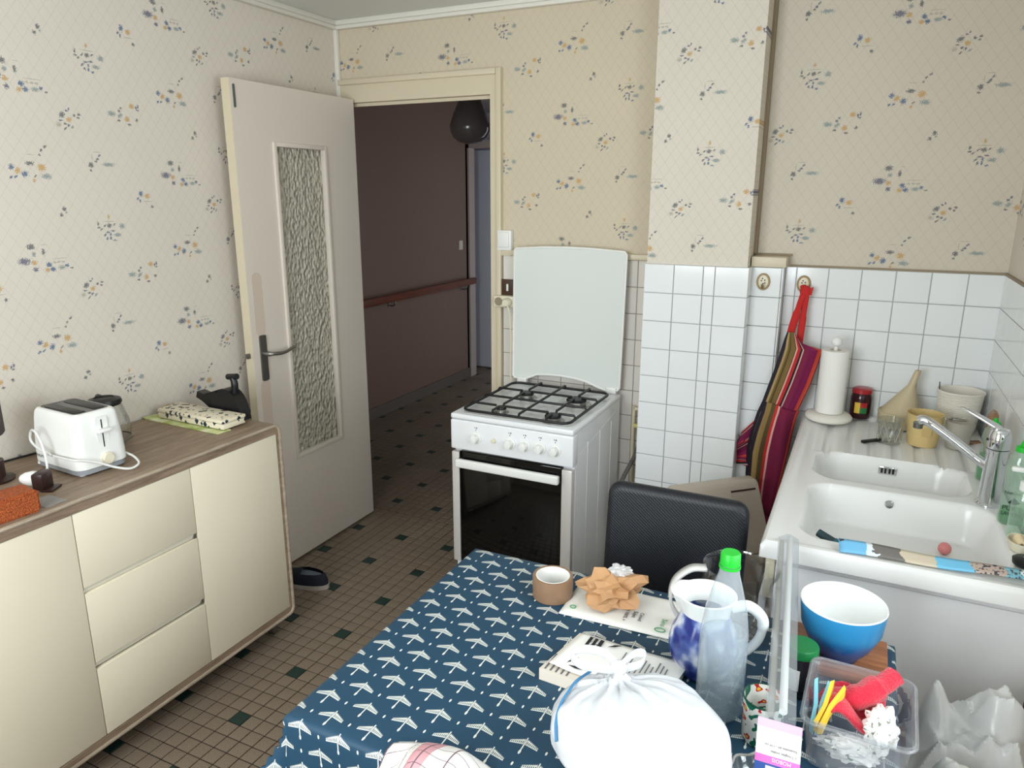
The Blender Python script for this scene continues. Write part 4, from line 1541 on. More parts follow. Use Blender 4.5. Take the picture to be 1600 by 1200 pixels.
# pan grid
b = MB()
GX0, GX1, GYa, GYb, GZ = 0.978 - OX, 1.416 - OX, -0.596 - OY, -0.130 - OY, TZ + 0.030
b.tube([(p_[0], p_[1], GZ - 0.012) for p_ in rrect(GX0, GX1, GYa, GYb, 0.035)], 0.0056, 8, closed=True)
obj('grid_frame', b, M_BLACKIRON, st)
for xx in (1.109 - OX, 1.219 - OX, 1.329 - OX):
    if abs(xx - (1.219 - OX)) < 1e-6:
        segs = ((GYa, GYb),)
    else:
        segs = ((GYa, -0.555 - OY + 0.012), (-0.500 - OY, -0.315 - OY), (-0.262 - OY, GYb))
    for ya, yb in segs:
        b = MB()
        b.tube([(xx, ya, GZ - 0.010), (xx, ya + 0.006, GZ), (xx, yb - 0.006, GZ), (xx, yb, GZ - 0.010 if abs(yb - GYb) < 1e-6 else GZ)], 0.0050, 8)
        obj('grid_bar', b, M_BLACKIRON, st)
for yy, segs in ((-0.525 - OY, ((GX0, 1.090 - OX), (1.130 - OX, 1.308 - OX), (1.350 - OX, GX1))), (-0.408 - OY, ((GX0, GX1),)), (-0.285 - OY, ((GX0, 1.090 - OX), (1.130 - OX, 1.308 - OX), (1.350 - OX, GX1)))):
    for xa, xb in segs:
        b = MB()
        b.tube([(xa, yy, GZ - (0.010 if xa == GX0 else 0)), (xa + 0.006, yy, GZ), (xb - 0.006, yy, GZ), (xb, yy, GZ - (0.010 if xb == GX1 else 0))], 0.0050, 8)
        obj('grid_bar', b, M_BLACKIRON, st)
# raised lid
lid_ = [(0.944, 1.405), (0.938, 0.850), (0.945, 0.842), (1.000, 0.842), (1.020, 0.850), (1.054, 0.866), (1.110, 0.871), (1.168, 0.872), (1.235, 0.868), (1.290, 0.858), (1.345, 0.838), (1.378, 0.830), (1.425, 0.836), (1.434, 0.846), (1.443, 1.402), (1.436, 1.412), (1.30, 1.420), (1.19, 1.422), (1.08, 1.420), (0.952, 1.412)]
b = MB()
b.prism([(x - OX, z) for x, z in lid_], 'y', -0.060 - OY, -0.048 - OY)
ld = obj('lid', b, M_LIDGLASS, st)
b = MB()
b.tube([(x - OX, -0.058 - OY, z) for x, z in lid_], 0.0052, 8, closed=True)
obj('lid_rim', b, M_WHITEPL, ld)
for x in (0.985, 1.400):
    b = MB()
    b.box(x - OX - 0.022, x - OX + 0.022, -0.070 - OY, -0.046 - OY, TZ, 0.848, 0.004)
    obj('hinge', b, M_WHITEPL, ld)

# gas pipe and hose
g = thing('gas_pipe', 'cream gas pipe with brass tap in the corner beside the column', 'pipe', (1.494, -0.034, 0.0))
b = MB()
b.tube(smooth_path([(0.0, 0, 0.0), (0.0, 0, 0.35), (0.0, 0, 0.735), (0.006, 0, 0.756), (0.022, 0, 0.760), (0.034, 0, 0.752), (0.036, 0, 0.72)], 5), 0.0078, 10)
obj('pipe', b, M_PIPE, g)
b = MB()
b.lathe([(0, 0), (0.012, 0), (0.012, 0.035), (0.008, 0.045), (0, 0.045)], 14, (0.036, 0, 0.675))
b.box(0.008, 0.046, -0.030, -0.006, 0.684, 0.700, 0.003)
obj('gas_tap', b, M_BRASS, g)
b = MB()
b.tube(smooth_path([(0.036, -0.002, 0.68), (0.036, -0.012, 0.63), (0.028, -0.05, 0.57), (0.010, -0.12, 0.51), (-0.004, -0.20, 0.44), (-0.02, -0.22, 0.34)], 6), 0.0095, 10)
obj('gas_hose', b, M_HOSE, g)

# ================================================================== BIN beside the column
bn = thing('swing_bin', 'beige plastic bin with sloping lid between column and sink', 'bin', (1.912, -0.452, 0.0), math.radians(43.5))


def frustum(m, levs, r_):
    rings = [[(p_[0], p_[1], z_) for p_ in rrect(-a_, a_, -c_, c_, min(r_, a_ * 0.9, c_ * 0.9), 4)] for z_, a_, c_ in levs]
    n_ = len(rings[0])
    vv = [p_ for r__ in rings for p_ in r__]
    ff = [(k_ * n_ + i, k_ * n_ + (i + 1) % n_, (k_ + 1) * n_ + (i + 1) % n_, (k_ + 1) * n_ + i) for k_ in range(len(levs) - 1) for i in range(n_)]
    ff += [tuple(range(n_))[::-1], tuple(range((len(levs) - 1) * n_, len(levs) * n_))]
    return m.add(vv, ff)


obj('body', frustum(MB(), [(0.0, 0.135, 0.085), (0.02, 0.142, 0.092), (0.415, 0.172, 0.118)], 0.03), M_BIN, bn)
obj('lid', frustum(MB(), [(0.420, 0.178, 0.122), (0.436, 0.178, 0.122), (0.640, 0.170, 0.032), (0.650, 0.166, 0.026), (0.654, 0.158, 0.018)], 0.012), M_BIN, bn)


def lid_face(x, t_, off):
    """point on the sloping front of the lid; t_ from 0 (seam) to 1 (ridge)"""
    z_ = 0.436 + (0.640 - 0.436) * t_
    y_ = -0.122 + (0.122 - 0.032) * t_
    return (x, y_ - 0.915 * off, z_ + 0.404 * off)


for nm, x0, x1, t0, t1, off, m_ in (('swing_flap', -0.160, 0.046, 0.06, 0.95, 0.003, M_BIN), ('flap_slot', 0.050, 0.150, 0.915, 0.945, 0.0015, M_CAFE), ('fixed_panel', 0.052, 0.160, 0.06, 0.90, 0.002, mat('bin_flap_plastic', (176, 164, 150), rough=0.45))):
    b = MB()
    q4 = [lid_face(x0, t0, off), lid_face(x1, t0, off), lid_face(x1, t1, off), lid_face(x0, t1, off)]
    q5 = [lid_face(x0, t0, -0.004), lid_face(x1, t0, -0.004), lid_face(x1, t1, -0.004), lid_face(x0, t1, -0.004)]
    b.add(q4 + q5, [(0, 1, 2, 3), (7, 6, 5, 4), (0, 4, 5, 1), (1, 5, 6, 2), (2, 6, 7, 3), (3, 7, 4, 0)])
    obj(nm, b, m_, bn, smooth=False)

# ================================================================== HOOKS AND APRON
def hook(name, label, x, y, z):
    h = thing(name, label, 'hook', (x, y, z))
    b = MB()
    b.sphere((0, 0, 0), 1.0, 24, 10, (0.021, 0.005, 0.028))
    obj('oval_medallion', b, M_IVORYPL, h)
    b = MB()
    b.tube([(0.021 * math.cos(a_ * PI / 12), -0.002, 0.028 * math.sin(a_ * PI / 12)) for a_ in range(24)], 0.0036, 6, closed=True)
    obj('rim', b, M_GOLD, h)
    b = MB()
    for dx, dz in ((-0.006, 0.004), (0.005, 0.006), (0.0, -0.006), (-0.003, 0.012), (0.006, -0.004)):
        b.sphere((dx, -0.0045, dz), 1.0, 8, 6, (0.003, 0.001, 0.003))
    obj('painted_flower', b, mat('brown_flower_print', (110, 84, 70), rough=0.4), h)
    b = MB()
    b.tube(smooth_path([(0, -0.004, -0.016), (0, -0.018, -0.022), (0, -0.026, -0.014), (0, -0.026, -0.006)], 5), 0.004, 8)
    obj('peg', b, M_GOLD, h)
    return h


hook('wall_hook', 'oval gilt-rimmed wall hook on the pipe box, left empty', 1.977, -0.084, 1.325)
hook('apron_hook', 'oval gilt-rimmed wall hook carrying the apron', 2.112, -0.012, 1.316)

ap = thing('apron', 'striped plum, red and olive apron hanging from its hook beside the sink', 'apron', (2.12, -0.04, 1.30))
AX, AY, AZ = 2.12, -0.04, 1.30
b = MB()
b.tube(smooth_path([(2.112 - AX, -0.034 - AY, 1.312 - AZ), (2.118 - AX, -0.05 - AY, 1.29 - AZ), (2.108 - AX, -0.07 - AY, 1.24 - AZ), (2.094 - AX, -0.085 - AY, 1.17 - AZ), (2.088 - AX, -0.09 - AY, 1.13 - AZ)], 5), [0.010] * 4 + [0.011] * 8 + [0.014] * 9, 8)
b.tube(smooth_path([(2.116 - AX, -0.036 - AY, 1.312 - AZ), (2.128 - AX, -0.048 - AY, 1.285 - AZ), (2.126 - AX, -0.065 - AY, 1.22 - AZ), (2.124 - AX, -0.075 - AY, 1.16 - AZ), (2.122 - AX, -0.08 - AY, 1.10 - AZ)], 5), [0.008] * 4 + [0.010] * 8 + [0.012] * 9, 8)
b.v = [(x, y * 0.6 - 0.012, z) for x, y, z in b.v]
obj('neck_strap', b, M_RED, ap)
b = MB()
b.sphere((0.004, -0.014, -0.006), 1.0, 14, 10, (0.020, 0.012, 0.022))
b.prism([(0.010, 0.000), (0.030, 0.012), (0.026, -0.018), (0.008, -0.020)], 'y', -0.020, -0.012)
obj('strap_knot', b, M_RED, ap)
rows = [(1.150, 2.080, 2.112, 2.140), (1.120, 2.072, 2.150, 2.175), (1.089, 2.066, 2.190, 2.206), (1.040, 2.056, 2.190, 2.196), (0.961, 2.036, 2.168, 2.178),
        (0.880, 2.016, 2.146, 2.152), (0.832, 2.000, 2.128, 2.137), (0.760, 1.984, 2.118, 2.128), (0.680, 1.972, 2.108, 2.120), (0.560, 1.976, 2.086, 2.105), (0.420, 1.985, 2.070, 2.09), (0.30, 1.99, 2.065, 2.085)]


def row_at(t_):
    q_ = t_ * (len(rows) - 1)
    i = min(int(q_), len(rows) - 2)
    f_ = q_ - i
    return [rows[i][k_] * (1 - f_) + rows[i + 1][k_] * f_ for k_ in range(4)]


def apron_pt(u_, v_):
    z_, xl, xm, xr = row_at(v_)
    x = xl + (xr - xl) * u_
    amp = 0.010 + 0.006 * v_
    y = -0.108 - amp * math.sin(u_ * 3.2 * PI + 1.3 * math.sin(v_ * 5)) - 0.010 * math.sin(PI * u_)
    if z_ > 1.089:                     # bib corner slopes down to the right
        z_ = z_ - max(0.0, (u_ - 0.35)) * 0.07 * (z_ - 1.089) / 0.061
    return (x - AX, y - AY, z_ - AZ)


b = MB()
b.grid(apron_pt, 40, 44)
o = obj('apron_cloth', b, M_APRON, ap)
solid(o, 0.002)
b = MB()


def pocket_pt(u_, v_):
    x, y, z_ = apron_pt(0.10 + 0.90 * u_, 0.505 + 0.40 * v_)
    return (x + 0.004 * u_, y - 0.010 - 0.006 * math.sin(PI * u_), z_ + (0.03 * (1 - u_) if v_ < 0.03 else 0))


b.grid(pocket_pt, 24, 16)
o = obj('pocket', b, M_APRONPLUM, ap)
solid(o, 0.002)
b = MB()
b.grid(lambda u_, v_: (1.905 + 0.080 * u_ + 0.045 * (1 - v_) * 1.0 - AX, -0.100 - 0.012 * math.sin(u_ * 3 + v_ * 4) - AY, 0.845 - 0.24 * v_ - 0.10 * (1 - u_) * (1 - v_) - AZ), 12, 12, lambda u_, v_: ((v_ * 2.2 + 0.2 * u_) % 1.0 * 0.6 + 0.36, u_))
o = obj('apron_tie_flap', b, M_APRON, ap)
solid(o, 0.002)

# ================================================================== SINK UNIT
SK = 0.840
KX0, KX1, KY0, KY1 = 2.163, XR - 0.009, -1.250, -0.009
su = thing('sink_cabinet', 'pale grey sink base cabinet along the right wall', 'cabinet', (2.45, -0.62, 0.0))
CX, CYy = 2.45, -0.62
b = MB()
b.box(2.176 - CX, KX1 - 0.002 - CX, -1.205 - CYy, -0.12 - CYy, 0.08, SK - 0.200)
obj('carcass', b, M_PANEL, su)
b = MB()
b.box(2.200 - CX, KX1 - 0.004 - CX, -1.222 - CYy, -1.205 - CYy, 0.02, SK - 0.062, 0.002)
obj('end_panel', b, M_PANEL, su)
b = MB()
b.box(2.200 - CX, KX1 - 0.004 - CX, -1.224 - CYy, -1.205 - CYy, SK - 0.060, SK - 0.036, 0.002)
obj('top_batten', b, M_PANEL, su)
b = MB()
b.box(2.176 - CX, 2.198 - CX, -1.216 - CYy, -1.19 - CYy, SK - 0.16, SK - 0.038, 0.002)
obj('corner_post', b, M_CREAM, su)
for y0, y1 in ((-1.20, -0.67), (-0.665, -0.135)):
    b = MB()
    b.box(2.166 - CX, 2.184 - CX, y0 - CYy, y1 - CYy, 0.10, SK - 0.165, 0.002)
    d_ = obj('door', b, M_PANEL, su)
    b = MB()
    b.box(2.152 - CX, 2.166 - CX, (y0 + y1) / 2 - 0.05 - CYy, (y0 + y1) / 2 + 0.05 - CYy, 0.60, 0.612, 0.004)
    obj('handle', b, M_ALU, d_)
b = MB()
b.box(2.21 - CX, KX1 - 0.03 - CX, -1.18 - CYy, -0.15 - CYy, 0.0, 0.08)
obj('plinth', b, M_BLACKPL, su)

sk = thing('kitchen_sink', 'white double-bowl sink with ribbed draining board', 'sink', (KX0, KY0, SK - 0.038))
SX_, SY_ = KX1 - KX0, KY1 - KY0


def sd_rr(x, y, x0, x1, y0, y1, r_):
    cx, cy = (x0 + x1) / 2, (y0 + y1) / 2
    dx = abs(x - cx) - ((x1 - x0) / 2 - r_)
    dy = abs(y - cy) - ((y1 - y0) / 2 - r_)
    return math.hypot(max(dx, 0), max(dy, 0)) + min(max(dx, dy), 0) - r_


def sst(t_):
    t_ = max(0.0, min(1.0, t_))
    return t_ * t_ * (3 - 2 * t_)


def sink_z(x, y):
    z_ = 0.0
    # raised outer rim
    e = min(x - KX0, KX1 - x, y - KY0, KY1 - y)
    z_ += 0.004 * (1 - sst((e - 0.018) / 0.022))
    z_ -= 0.012 * (1 - sst(e / 0.010)) if e < 0.010 else 0
    d1 = sd_rr(x, y, 2.236, 2.690, -1.172, -0.782, 0.075)
    z_ -= 0.105 * sst(-d1 / 0.036) if d1 < 0 else 0
    d2 = sd_rr(x, y, 2.236, 2.652, -0.745, -0.470, 0.085)
    z_ -= 0.088 * sst(-d2 / 0.032) if d2 < 0 else 0
    # draining board: slope and flutes toward the small bowl
    if y > -0.50 and d2 > -0.004:
        fl = 0.5 + 0.5 * math.cos((x - 2.20) / 0.066 * 2 * PI)
        ed = sst((x - 2.222) / 0.02) * sst((2.690 - x) / 0.02) * sst((-0.030 - y) / 0.03)
        z_ -= ed * (0.004 + 0.0045 * (fl > 0.80) + 0.002 * fl)
    return z_


b = MB()
NU, NV = 116, 248
b.grid(lambda u_, v_: (u_ * SX_, v_ * SY_, 0.038 + sink_z(KX0 + u_ * SX_, KY0 + v_ * SY_)), NU, NV)
b.uv = {}
w_ = NU + 1
edge = [i for i in range(NU + 1)] + [j * w_ + NU for j in range(1, NV + 1)] + [NV * w_ + i for i in range(NU - 1, -1, -1)] + [j * w_ for j in range(NV - 1, 0, -1)]
o0 = len(b.v)
for i in edge:
    x, y, z_ = b.v[i]
    b.v.append((x, y, 0.0))
n_ = len(edge)
for i in range(n_):
    j = (i + 1) % n_
    b.f.append((edge[i], o0 + i, o0 + j, edge[j]))
obj('basin', b, M_SINK, sk, angle=50)
b = MB()
b.lathe([(0, 0.003), (0.030, 0.003), (0.036, 0.001), (0.038, 0.0), (0, 0.0)], 28, (2.47 - KX0, -0.95 - KY0, 0.038 - 0.1045))
for k_ in range(8):
    a_ = k_ * PI / 4
    b.sphere((2.47 - KX0 + 0.017 * math.cos(a_), -0.95 - KY0 + 0.017 * math.sin(a_), 0.038 - 0.101), 0.004, 8, 6)
obj('drain_strainer', b, M_STEEL, sk)
b = MB()
b.lathe([(0, 0.003), (0.010, 0.003), (0.012, 0.0), (0, 0.0)], 18)
b.v = [(2.446 - KX0 + x, -0.798 - KY0 - z_, 0.038 - 0.030 + y) for x, y, z_ in b.v]
obj('overflow_button', b, M_CHROME, sk)
b = MB()
b.box(2.446 - KX0 - 0.026, 2.446 - KX0 + 0.026, -0.492 - KY0, -0.484 - KY0, 0.038 - 0.052, 0.038 - 0.026, 0.003)
ov = obj('overflow_grille', b, M_CHROME, sk)
for dx in (-0.016, -0.006, 0.006, 0.016):
    b = MB()
    b.box(2.446 - KX0 + dx - 0.003, 2.446 - KX0 + dx + 0.003, -0.4935 - KY0, -0.490 - KY0, 0.038 - 0.047, 0.038 - 0.031)
    obj('slot', b, M_BLACKPL, ov)

# mixer tap
tp = thing('mixer_tap', 'chrome single-lever mixer tap on the sink edge', 'tap', (2.678, -0.756, SK + 0.0005))
b = MB()
b.lathe([(0, 0.0), (0.031, 0.0), (0.031, 0.004), (0.0265, 0.008), (0.025, 0.06), (0.0245, 0.148), (0.0265, 0.152), (0.0265, 0.156), (0, 0.156)], 32)
obj('column', b, M_CHROME, tp)
b = MB()
b.lathe([(0.0265, 0.158), (0.027, 0.172), (0.026, 0.195), (0.020, 0.208), (0, 0.212)], 32)
obj('cartridge_cap', b, M_CHROME, tp)
b = MB()
b.tube(smooth_path([(-0.010, 0.002, 0.100), (-0.040, 0.010, 0.118), (-0.10, 0.028, 0.158), (-0.15, 0.042, 0.188), (-0.172, 0.048, 0.197), (-0.184, 0.051, 0.192)], 6), [0.013] * 6 + [0.0125] * 14 + [0.0135] * 11, 14)
sp = obj('spout', b, M_CHROME, tp)
b = MB()
b.lathe([(0, 0.0), (0.012, 0.0), (0.0125, 0.016), (0, 0.016)], 16, (-0.184, 0.051, 0.172))
obj('aerator', b, M_DARKMETAL, sp)
b = MB()
lv = [((0.010, 0.0, 0.204), 0.020, 0.010), ((-0.020, 0.008, 0.218), 0.018, 0.008), ((-0.060, 0.020, 0.238), 0.014, 0.006), ((-0.098, 0.030, 0.252), 0.007, 0.003)]
vv = []
for (cx_, cy_, cz_), hw, hh in lv:
    nx, ny = 0.28, 0.96
    vv += [(cx_ - nx * hw, cy_ - ny * hw, cz_ - hh), (cx_ + nx * hw, cy_ + ny * hw, cz_ - hh), (cx_ + nx * hw * 0.8, cy_ + ny * hw * 0.8, cz_ + hh), (cx_ - nx * hw * 0.8, cy_ - ny * hw * 0.8, cz_ + hh)]
ff = [(0, 3, 2, 1), (12, 13, 14, 15)]
for k_ in range(3):
    for i in range(4):
        j = (i + 1) % 4
        ff.append((k_ * 4 + i, k_ * 4 + j, (k_ + 1) * 4 + j, (k_ + 1) * 4 + i))
b.add(vv, ff)
o = obj('lever', b, M_CHROME, tp, angle=80)
subsurf(o, 2)
b = MB()
b.sphere((-0.026, -0.006, 0.180), 0.0035, 10, 8)
obj('temperature_dot', b, M_BLACKPL, tp)

# kitchen roll on its stand
kr = thing('kitchen_roll_stand', 'white kitchen roll on a round wooden stand by the apron', 'kitchen roll', (2.250, -0.135, SK + 0.0042))
b = MB()
b.lathe([(0, 0.0), (0.070, 0.0), (0.078, 0.006), (0.080, 0.014), (0.074, 0.022), (0.066, 0.026), (0.052, 0.028), (0, 0.028)], 40)
obj('stand_base', b, M_WHITEPAINT, kr)
b = MB()
b.tube([(0, 0, 0.02), (0, 0, 0.275)], 0.007, 12)
b.sphere((0, 0, 0.288), 0.0185, 24, 14)
obj('stand_post', b, M_WHITEPL, kr)
b = MB()
b.lathe([(0.020, 0.030), (0.046, 0.030), (0.047, 0.034), (0.047, 0.255), (0.046, 0.258), (0.020, 0.258), (0.020, 0.030)], 40)
ro = obj('paper_roll', b, M_PAPER, kr)
b = MB()
b.lathe([(0.018, 0.031), (0.0202, 0.031), (0.0202, 0.2585), (0.018, 0.2585), (0.018, 0.031)], 28)
obj('cardboard_core', b, M_CARDBOARD, ro)

# jam jar
j_ = thing('jam_jar', 'small jar of dark red jam with a red lid on the draining board', 'jar', (2.352, -0.052, SK + 0.0042))
b = MB()
b.lathe([(0, 0.0), (0.032, 0.0), (0.036, 0.006), (0.036, 0.075), (0.033, 0.088), (0.030, 0.094), (0, 0.094)], 32)
obj('glass_with_jam', b, M_DARKGLASS, j_)
b = MB()
b.lathe([(0, 0.110), (0.030, 0.110), (0.034, 0.107), (0.0345, 0.094), (0.031, 0.093), (0, 0.093)], 32)
obj('lid', b, M_REDLID, j_)


def wrap_label(m, r_, z0, z1, a0, a1, n_=12):
    for i in range(n_):
        pass
    o_ = len(m.v)
    vv = []
    for i in range(n_ + 1):
        a_ = a0 + (a1 - a0) * i / n_
        vv += [(r_ * math.cos(a_), r_ * math.sin(a_), z0), (r_ * math.cos(a_), r_ * math.sin(a_), z1)]
    return m.add(vv, [(2 * i, 2 * i + 2, 2 * i + 3, 2 * i + 1) for i in range(n_)])


for m_, a0, a1, z0, z1, nm in ((mat('label_yellow', (214, 178, 60), rough=0.5), -2.15, -1.62, 0.022, 0.062, 'label_yellow_panel'), (M_REDLID, -1.62, -0.95, 0.044, 0.062, 'label_red_panel'), (mat('label_green', (36, 110, 60), rough=0.5), -1.62, -0.95, 0.022, 0.044, 'label_green_panel')):
    b = MB()
    wrap_label(b, 0.0364, z0, z1, a0, a1)
    obj(nm, b, m_, j_)

# funnel leaning upside down behind the jug
f_ = thing('funnel', 'beige plastic funnel standing upside down against the tiles', 'funnel', (2.478, -0.090, SK + 0.0008))
b = MB()
b.lathe([(0.066, 0.0), (0.068, 0.0), (0.068, 0.048), (0.062, 0.056), (0.013, 0.150), (0.010, 0.205), (0.0075, 0.205), (0.010, 0.150), (0.059, 0.055), (0.066, 0.046), (0.066, 0.0)], 36)
b.v = [(x + 0.26 * max(z_ - 0.05, 0.0), y, z_) for x, y, z_ in b.v]
o = obj('cone', b, M_FUNNEL, f_)
b = MB()
b.lathe([(0.066, 0.046), (0.0705, 0.047), (0.0705, 0.052), (0.066, 0.053), (0.066, 0.046)], 36)
obj('rim_ring', b, M_FUNNEL, f_)

# beige measuring jug
jg = thing('plastic_beaker', 'beige plastic measuring beaker with embossed scale', 'beaker', (2.545, -0.270, SK - 0.0036))
b = MB()
b.lathe([(0, 0.0), (0.043, 0.0), (0.045, 0.004), (0.053, 0.085), (0.054, 0.104), (0.056, 0.107), (0.053, 0.107), (0.051, 0.085), (0.043, 0.006), (0, 0.005)], 36)
obj('cup', b, M_BEIGEJUG, jg)
b = MB()
b.prism(rrect(-0.014, 0.014, 0.040, 0.070, 0.006), 'y', -0.0515, -0.047)
b.v = [(x + 0.006, y - 0.0008 * 1, z_) for x, y, z_ in b.v]
obj('embossed_mark', b, mat('beige_emboss', (196, 168, 112), rough=0.5), jg)

# crystal tumbler with a small black knife behind it
tb = thing('cut_glass_tumbler', 'short cut-glass tumbler on the draining board', 'tumbler', (2.446, -0.300, SK - 0.0036))
b = MB()
b.lathe([(0, 0.0), (0.034, 0.0), (0.036, 0.005), (0.0405, 0.082), (0.0385, 0.082), (0.0335, 0.016), (0, 0.014)], 36)
obj('glass', b, C_TUMBLER, tb)
b = MB()
for k_ in range(12):
    a_ = 2 * PI * k_ / 12
    for s_ in (-1, 1):
        p0 = (0.0368 * math.cos(a_), 0.0368 * math.sin(a_), 0.012)
        p1 = (0.0398 * math.cos(a_ + s_ * 0.42), 0.0398 * math.sin(a_ + s_ * 0.42), 0.066)
        b.tube([p0, p1], 0.0013, 5)
obj('cut_pattern', b, C_MILK, tb)
kn = thing('paring_knife', 'small knife with black handle lying by the tumbler', 'knife', (2.400, -0.318, SK - 0.0034), 0.75)
b = MB()
b.box(-0.045, 0.030, -0.007, 0.007, 0.0, 0.010, 0.003)
obj('handle', b, M_BLACKPL, kn)
b = MB()
b.prism([(0.030, -0.006), (0.105, -0.002), (0.112, 0.004), (0.030, 0.006)], 'z', 0.004, 0.006)
obj('blade', b, M_STEEL, kn)

# frosted glass and white basket in the corner
gl = thing('drinking_glass', 'clear drinking glass behind the tap spout', 'glass', (2.645, -0.265, SK - 0.0036))
b = MB()
b.lathe([(0, 0.0), (0.027, 0.0), (0.033, 0.003), (0.040, 0.090), (0.039, 0.091), (0.032, 0.006), (0, 0.005)], 32)
obj('glass', b, C_MILK, gl)
gl2 = thing('glass_lid_clip', 'grey wire clip lying across the clear glass', 'clip', (2.635, -0.265, SK + 0.0905))
b = MB()
b.tube(smooth_path([(-0.020, 0.0, 0.0), (-0.01, -0.012, 0.003), (0.012, -0.012, 0.003), (0.026, 0.002, 0.0), (0.014, 0.014, 0.002), (-0.012, 0.012, 0.002)], 5), 0.0026, 8, closed=True)
obj('wire_loop', b, M_ALU, gl2)
bk = thing('plastic_basket', 'white ribbed plastic strainer basket in the sink corner', 'basket', (2.655, -0.086, SK + 0.0042))
b = MB()
pr_ = [(0, 0.0), (0.054, 0.0), (0.057, 0.004)]
for k_ in range(1, 24):
    z_ = 0.006 + k_ * 0.0056
    r_ = 0.057 + 0.013 * k_ / 24
    pr_ += [(r_ + 0.0010, z_), (r_ - 0.0006, z_ + 0.0028)]
pr_ += [(0.0725, 0.140), (0.0725, 0.146), (0.069, 0.146), (0.0665, 0.138), (0.054, 0.006), (0, 0.005)]
b.lathe(pr_, 44)
obj('ribbed_tub', b, M_STRAW, bk)
b = MB()
b.tube([(-0.066, -0.016, 0.138), (-0.069, -0.017, 0.172)], 0.0016, 6)
obj('wire_stub', b, M_BLACKIRON, bk)
cp = thing('wooden_clothes_peg', 'wooden clothes peg lying between the clear glass and the basket', 'clothes peg', (2.690, -0.205, SK + 0.001), 0.5)
for k_ in (0, 1):
    b = MB()
    b.box(-0.036, 0.036, -0.005, 0.005, 0.0, 0.006, 0.0015)
    b.v = [(px_, py_ + (0.001 + 0.08 * max(px_, 0)) * (1 if k_ else -1) + (0.005 if k_ else -0.005), pz_) for px_, py_, pz_ in b.v]
    obj('arm', b, M_BRUSHWOOD, cp)
b = MB()
b.tube([(0.004, -0.010, 0.004), (0.004, 0.010, 0.004)], 0.0042, 8)
obj('spring', b, M_STEEL, cp)
br = thing('dish_brush', 'brown wooden dish brush standing behind the green soap', 'brush', (2.706, -0.420, SK))
b = MB()
b.box(-0.008, 0.008, -0.014, 0.014, 0.0, 0.10, 0.003)
b.prism([(-0.010, 0.100), (0.012, 0.100), (0.016, 0.140), (0.012, 0.168), (0.002, 0.172), (-0.010, 0.158)], 'y', -0.020, 0.020)
o = obj('wooden_handle', b, M_BRUSHWOOD, br)
b = MB()
b.box(-0.010, 0.010, -0.020, 0.020, 0.0, 0.018)
obj('bristle_block', b, M_IVORYPL, br)


def soap_bottle(name, label, loc, h, r_, liquid, rot=0.0):
    s_ = thing(name, label, 'bottle', loc, rot)
    b = MB()
    b.lathe([(0, 0.0), (r_ * 0.92, 0.0), (r_, 0.006), (r_, h * 0.30), (r_ * 0.88, h * 0.50), (r_ * 0.98, h * 0.68), (r_ * 0.80, h * 0.82), (r_ * 0.44, h * 0.88), (r_ * 0.42, h * 0.90), (0, h * 0.90)], 32)
    b.v = [(x * 1.0, y * 0.72, z_) for x, y, z_ in b.v]
    obj('bottle', b, C_SOAP, s_)
    b = MB()
    b.lathe([(0, 0.003), (r_ * 0.90, 0.003), (r_ * 0.95, h * liquid * 0.5), (r_ * 0.90, h * liquid), (0, h * liquid)], 28)
    b.v = [(x * 0.98, y * 0.70, z_) for x, y, z_ in b.v]
    obj('liquid', b, C_SOAPDARK, s_)
    b = MB()
    b.lathe([(0, h), (r_ * 0.20, h), (r_ * 0.22, h * 0.965), (r_ * 0.26, h * 0.96), (r_ * 0.26, h * 0.945), (r_ * 0.52, h * 0.935), (r_ * 0.54, h * 0.88), (0, h * 0.88)], 24)
    obj('green_cap', b, M_GREENCAP, s_)
    return s_


soap_bottle('dish_soap_bottle', 'washing-up liquid bottle with green cap behind the tap', (2.694, -0.560, SK + 0.002), 0.185, 0.028, 0.42)
s_ = soap_bottle('hand_soap_bottle', 'clear liquid soap bottle with green cap right of the tap', (2.712, -0.872, SK + 0.002), 0.215, 0.030, 0.18, -0.2)
lettering('PUR', 0.016, M_INK, frame((-0.022, -0.0222, 0.040), (1, 0, 0), (0, 0, 1)), s_, 'label_lettering')
lettering('SAVON', 0.013, M_INK, frame((-0.024, -0.0222, 0.026), (1, 0, 0), (0, 0, 1)), s_, 'label_lettering')
lettering('Naturel', 0.011, M_INK, frame((-0.022, -0.0222, 0.082), (1, 0, 0), (0, 0, 1)), s_, 'label_lettering')
b = MB()
b.prism([(-0.012, 0.060), (0.0, 0.074), (0.014, 0.062), (0.002, 0.056)], 'y', -0.0226, -0.0220)
obj('label_emblem', b, M_INK, s_)
s_ = thing('pump_bottle', 'clear bottle with white pump at the right edge of the sink', 'bottle', (2.716, -0.955, SK + 0.002))
b = MB()
b.lathe([(0, 0), (0.024, 0), (0.025, 0.005), (0.025, 0.10), (0.018, 0.118), (0.010, 0.122), (0, 0.122)], 28)
obj('bottle', b, C_SOAP, s_)
b = MB()
b.lathe([(0, 0.118), (0.014, 0.118), (0.014, 0.140), (0.006, 0.142), (0.005, 0.165), (0, 0.165)], 20)
b.box(-0.036, 0.008, -0.007, 0.007, 0.163, 0.175, 0.004)
obj('pump', b, M_WHITEPL, s_)

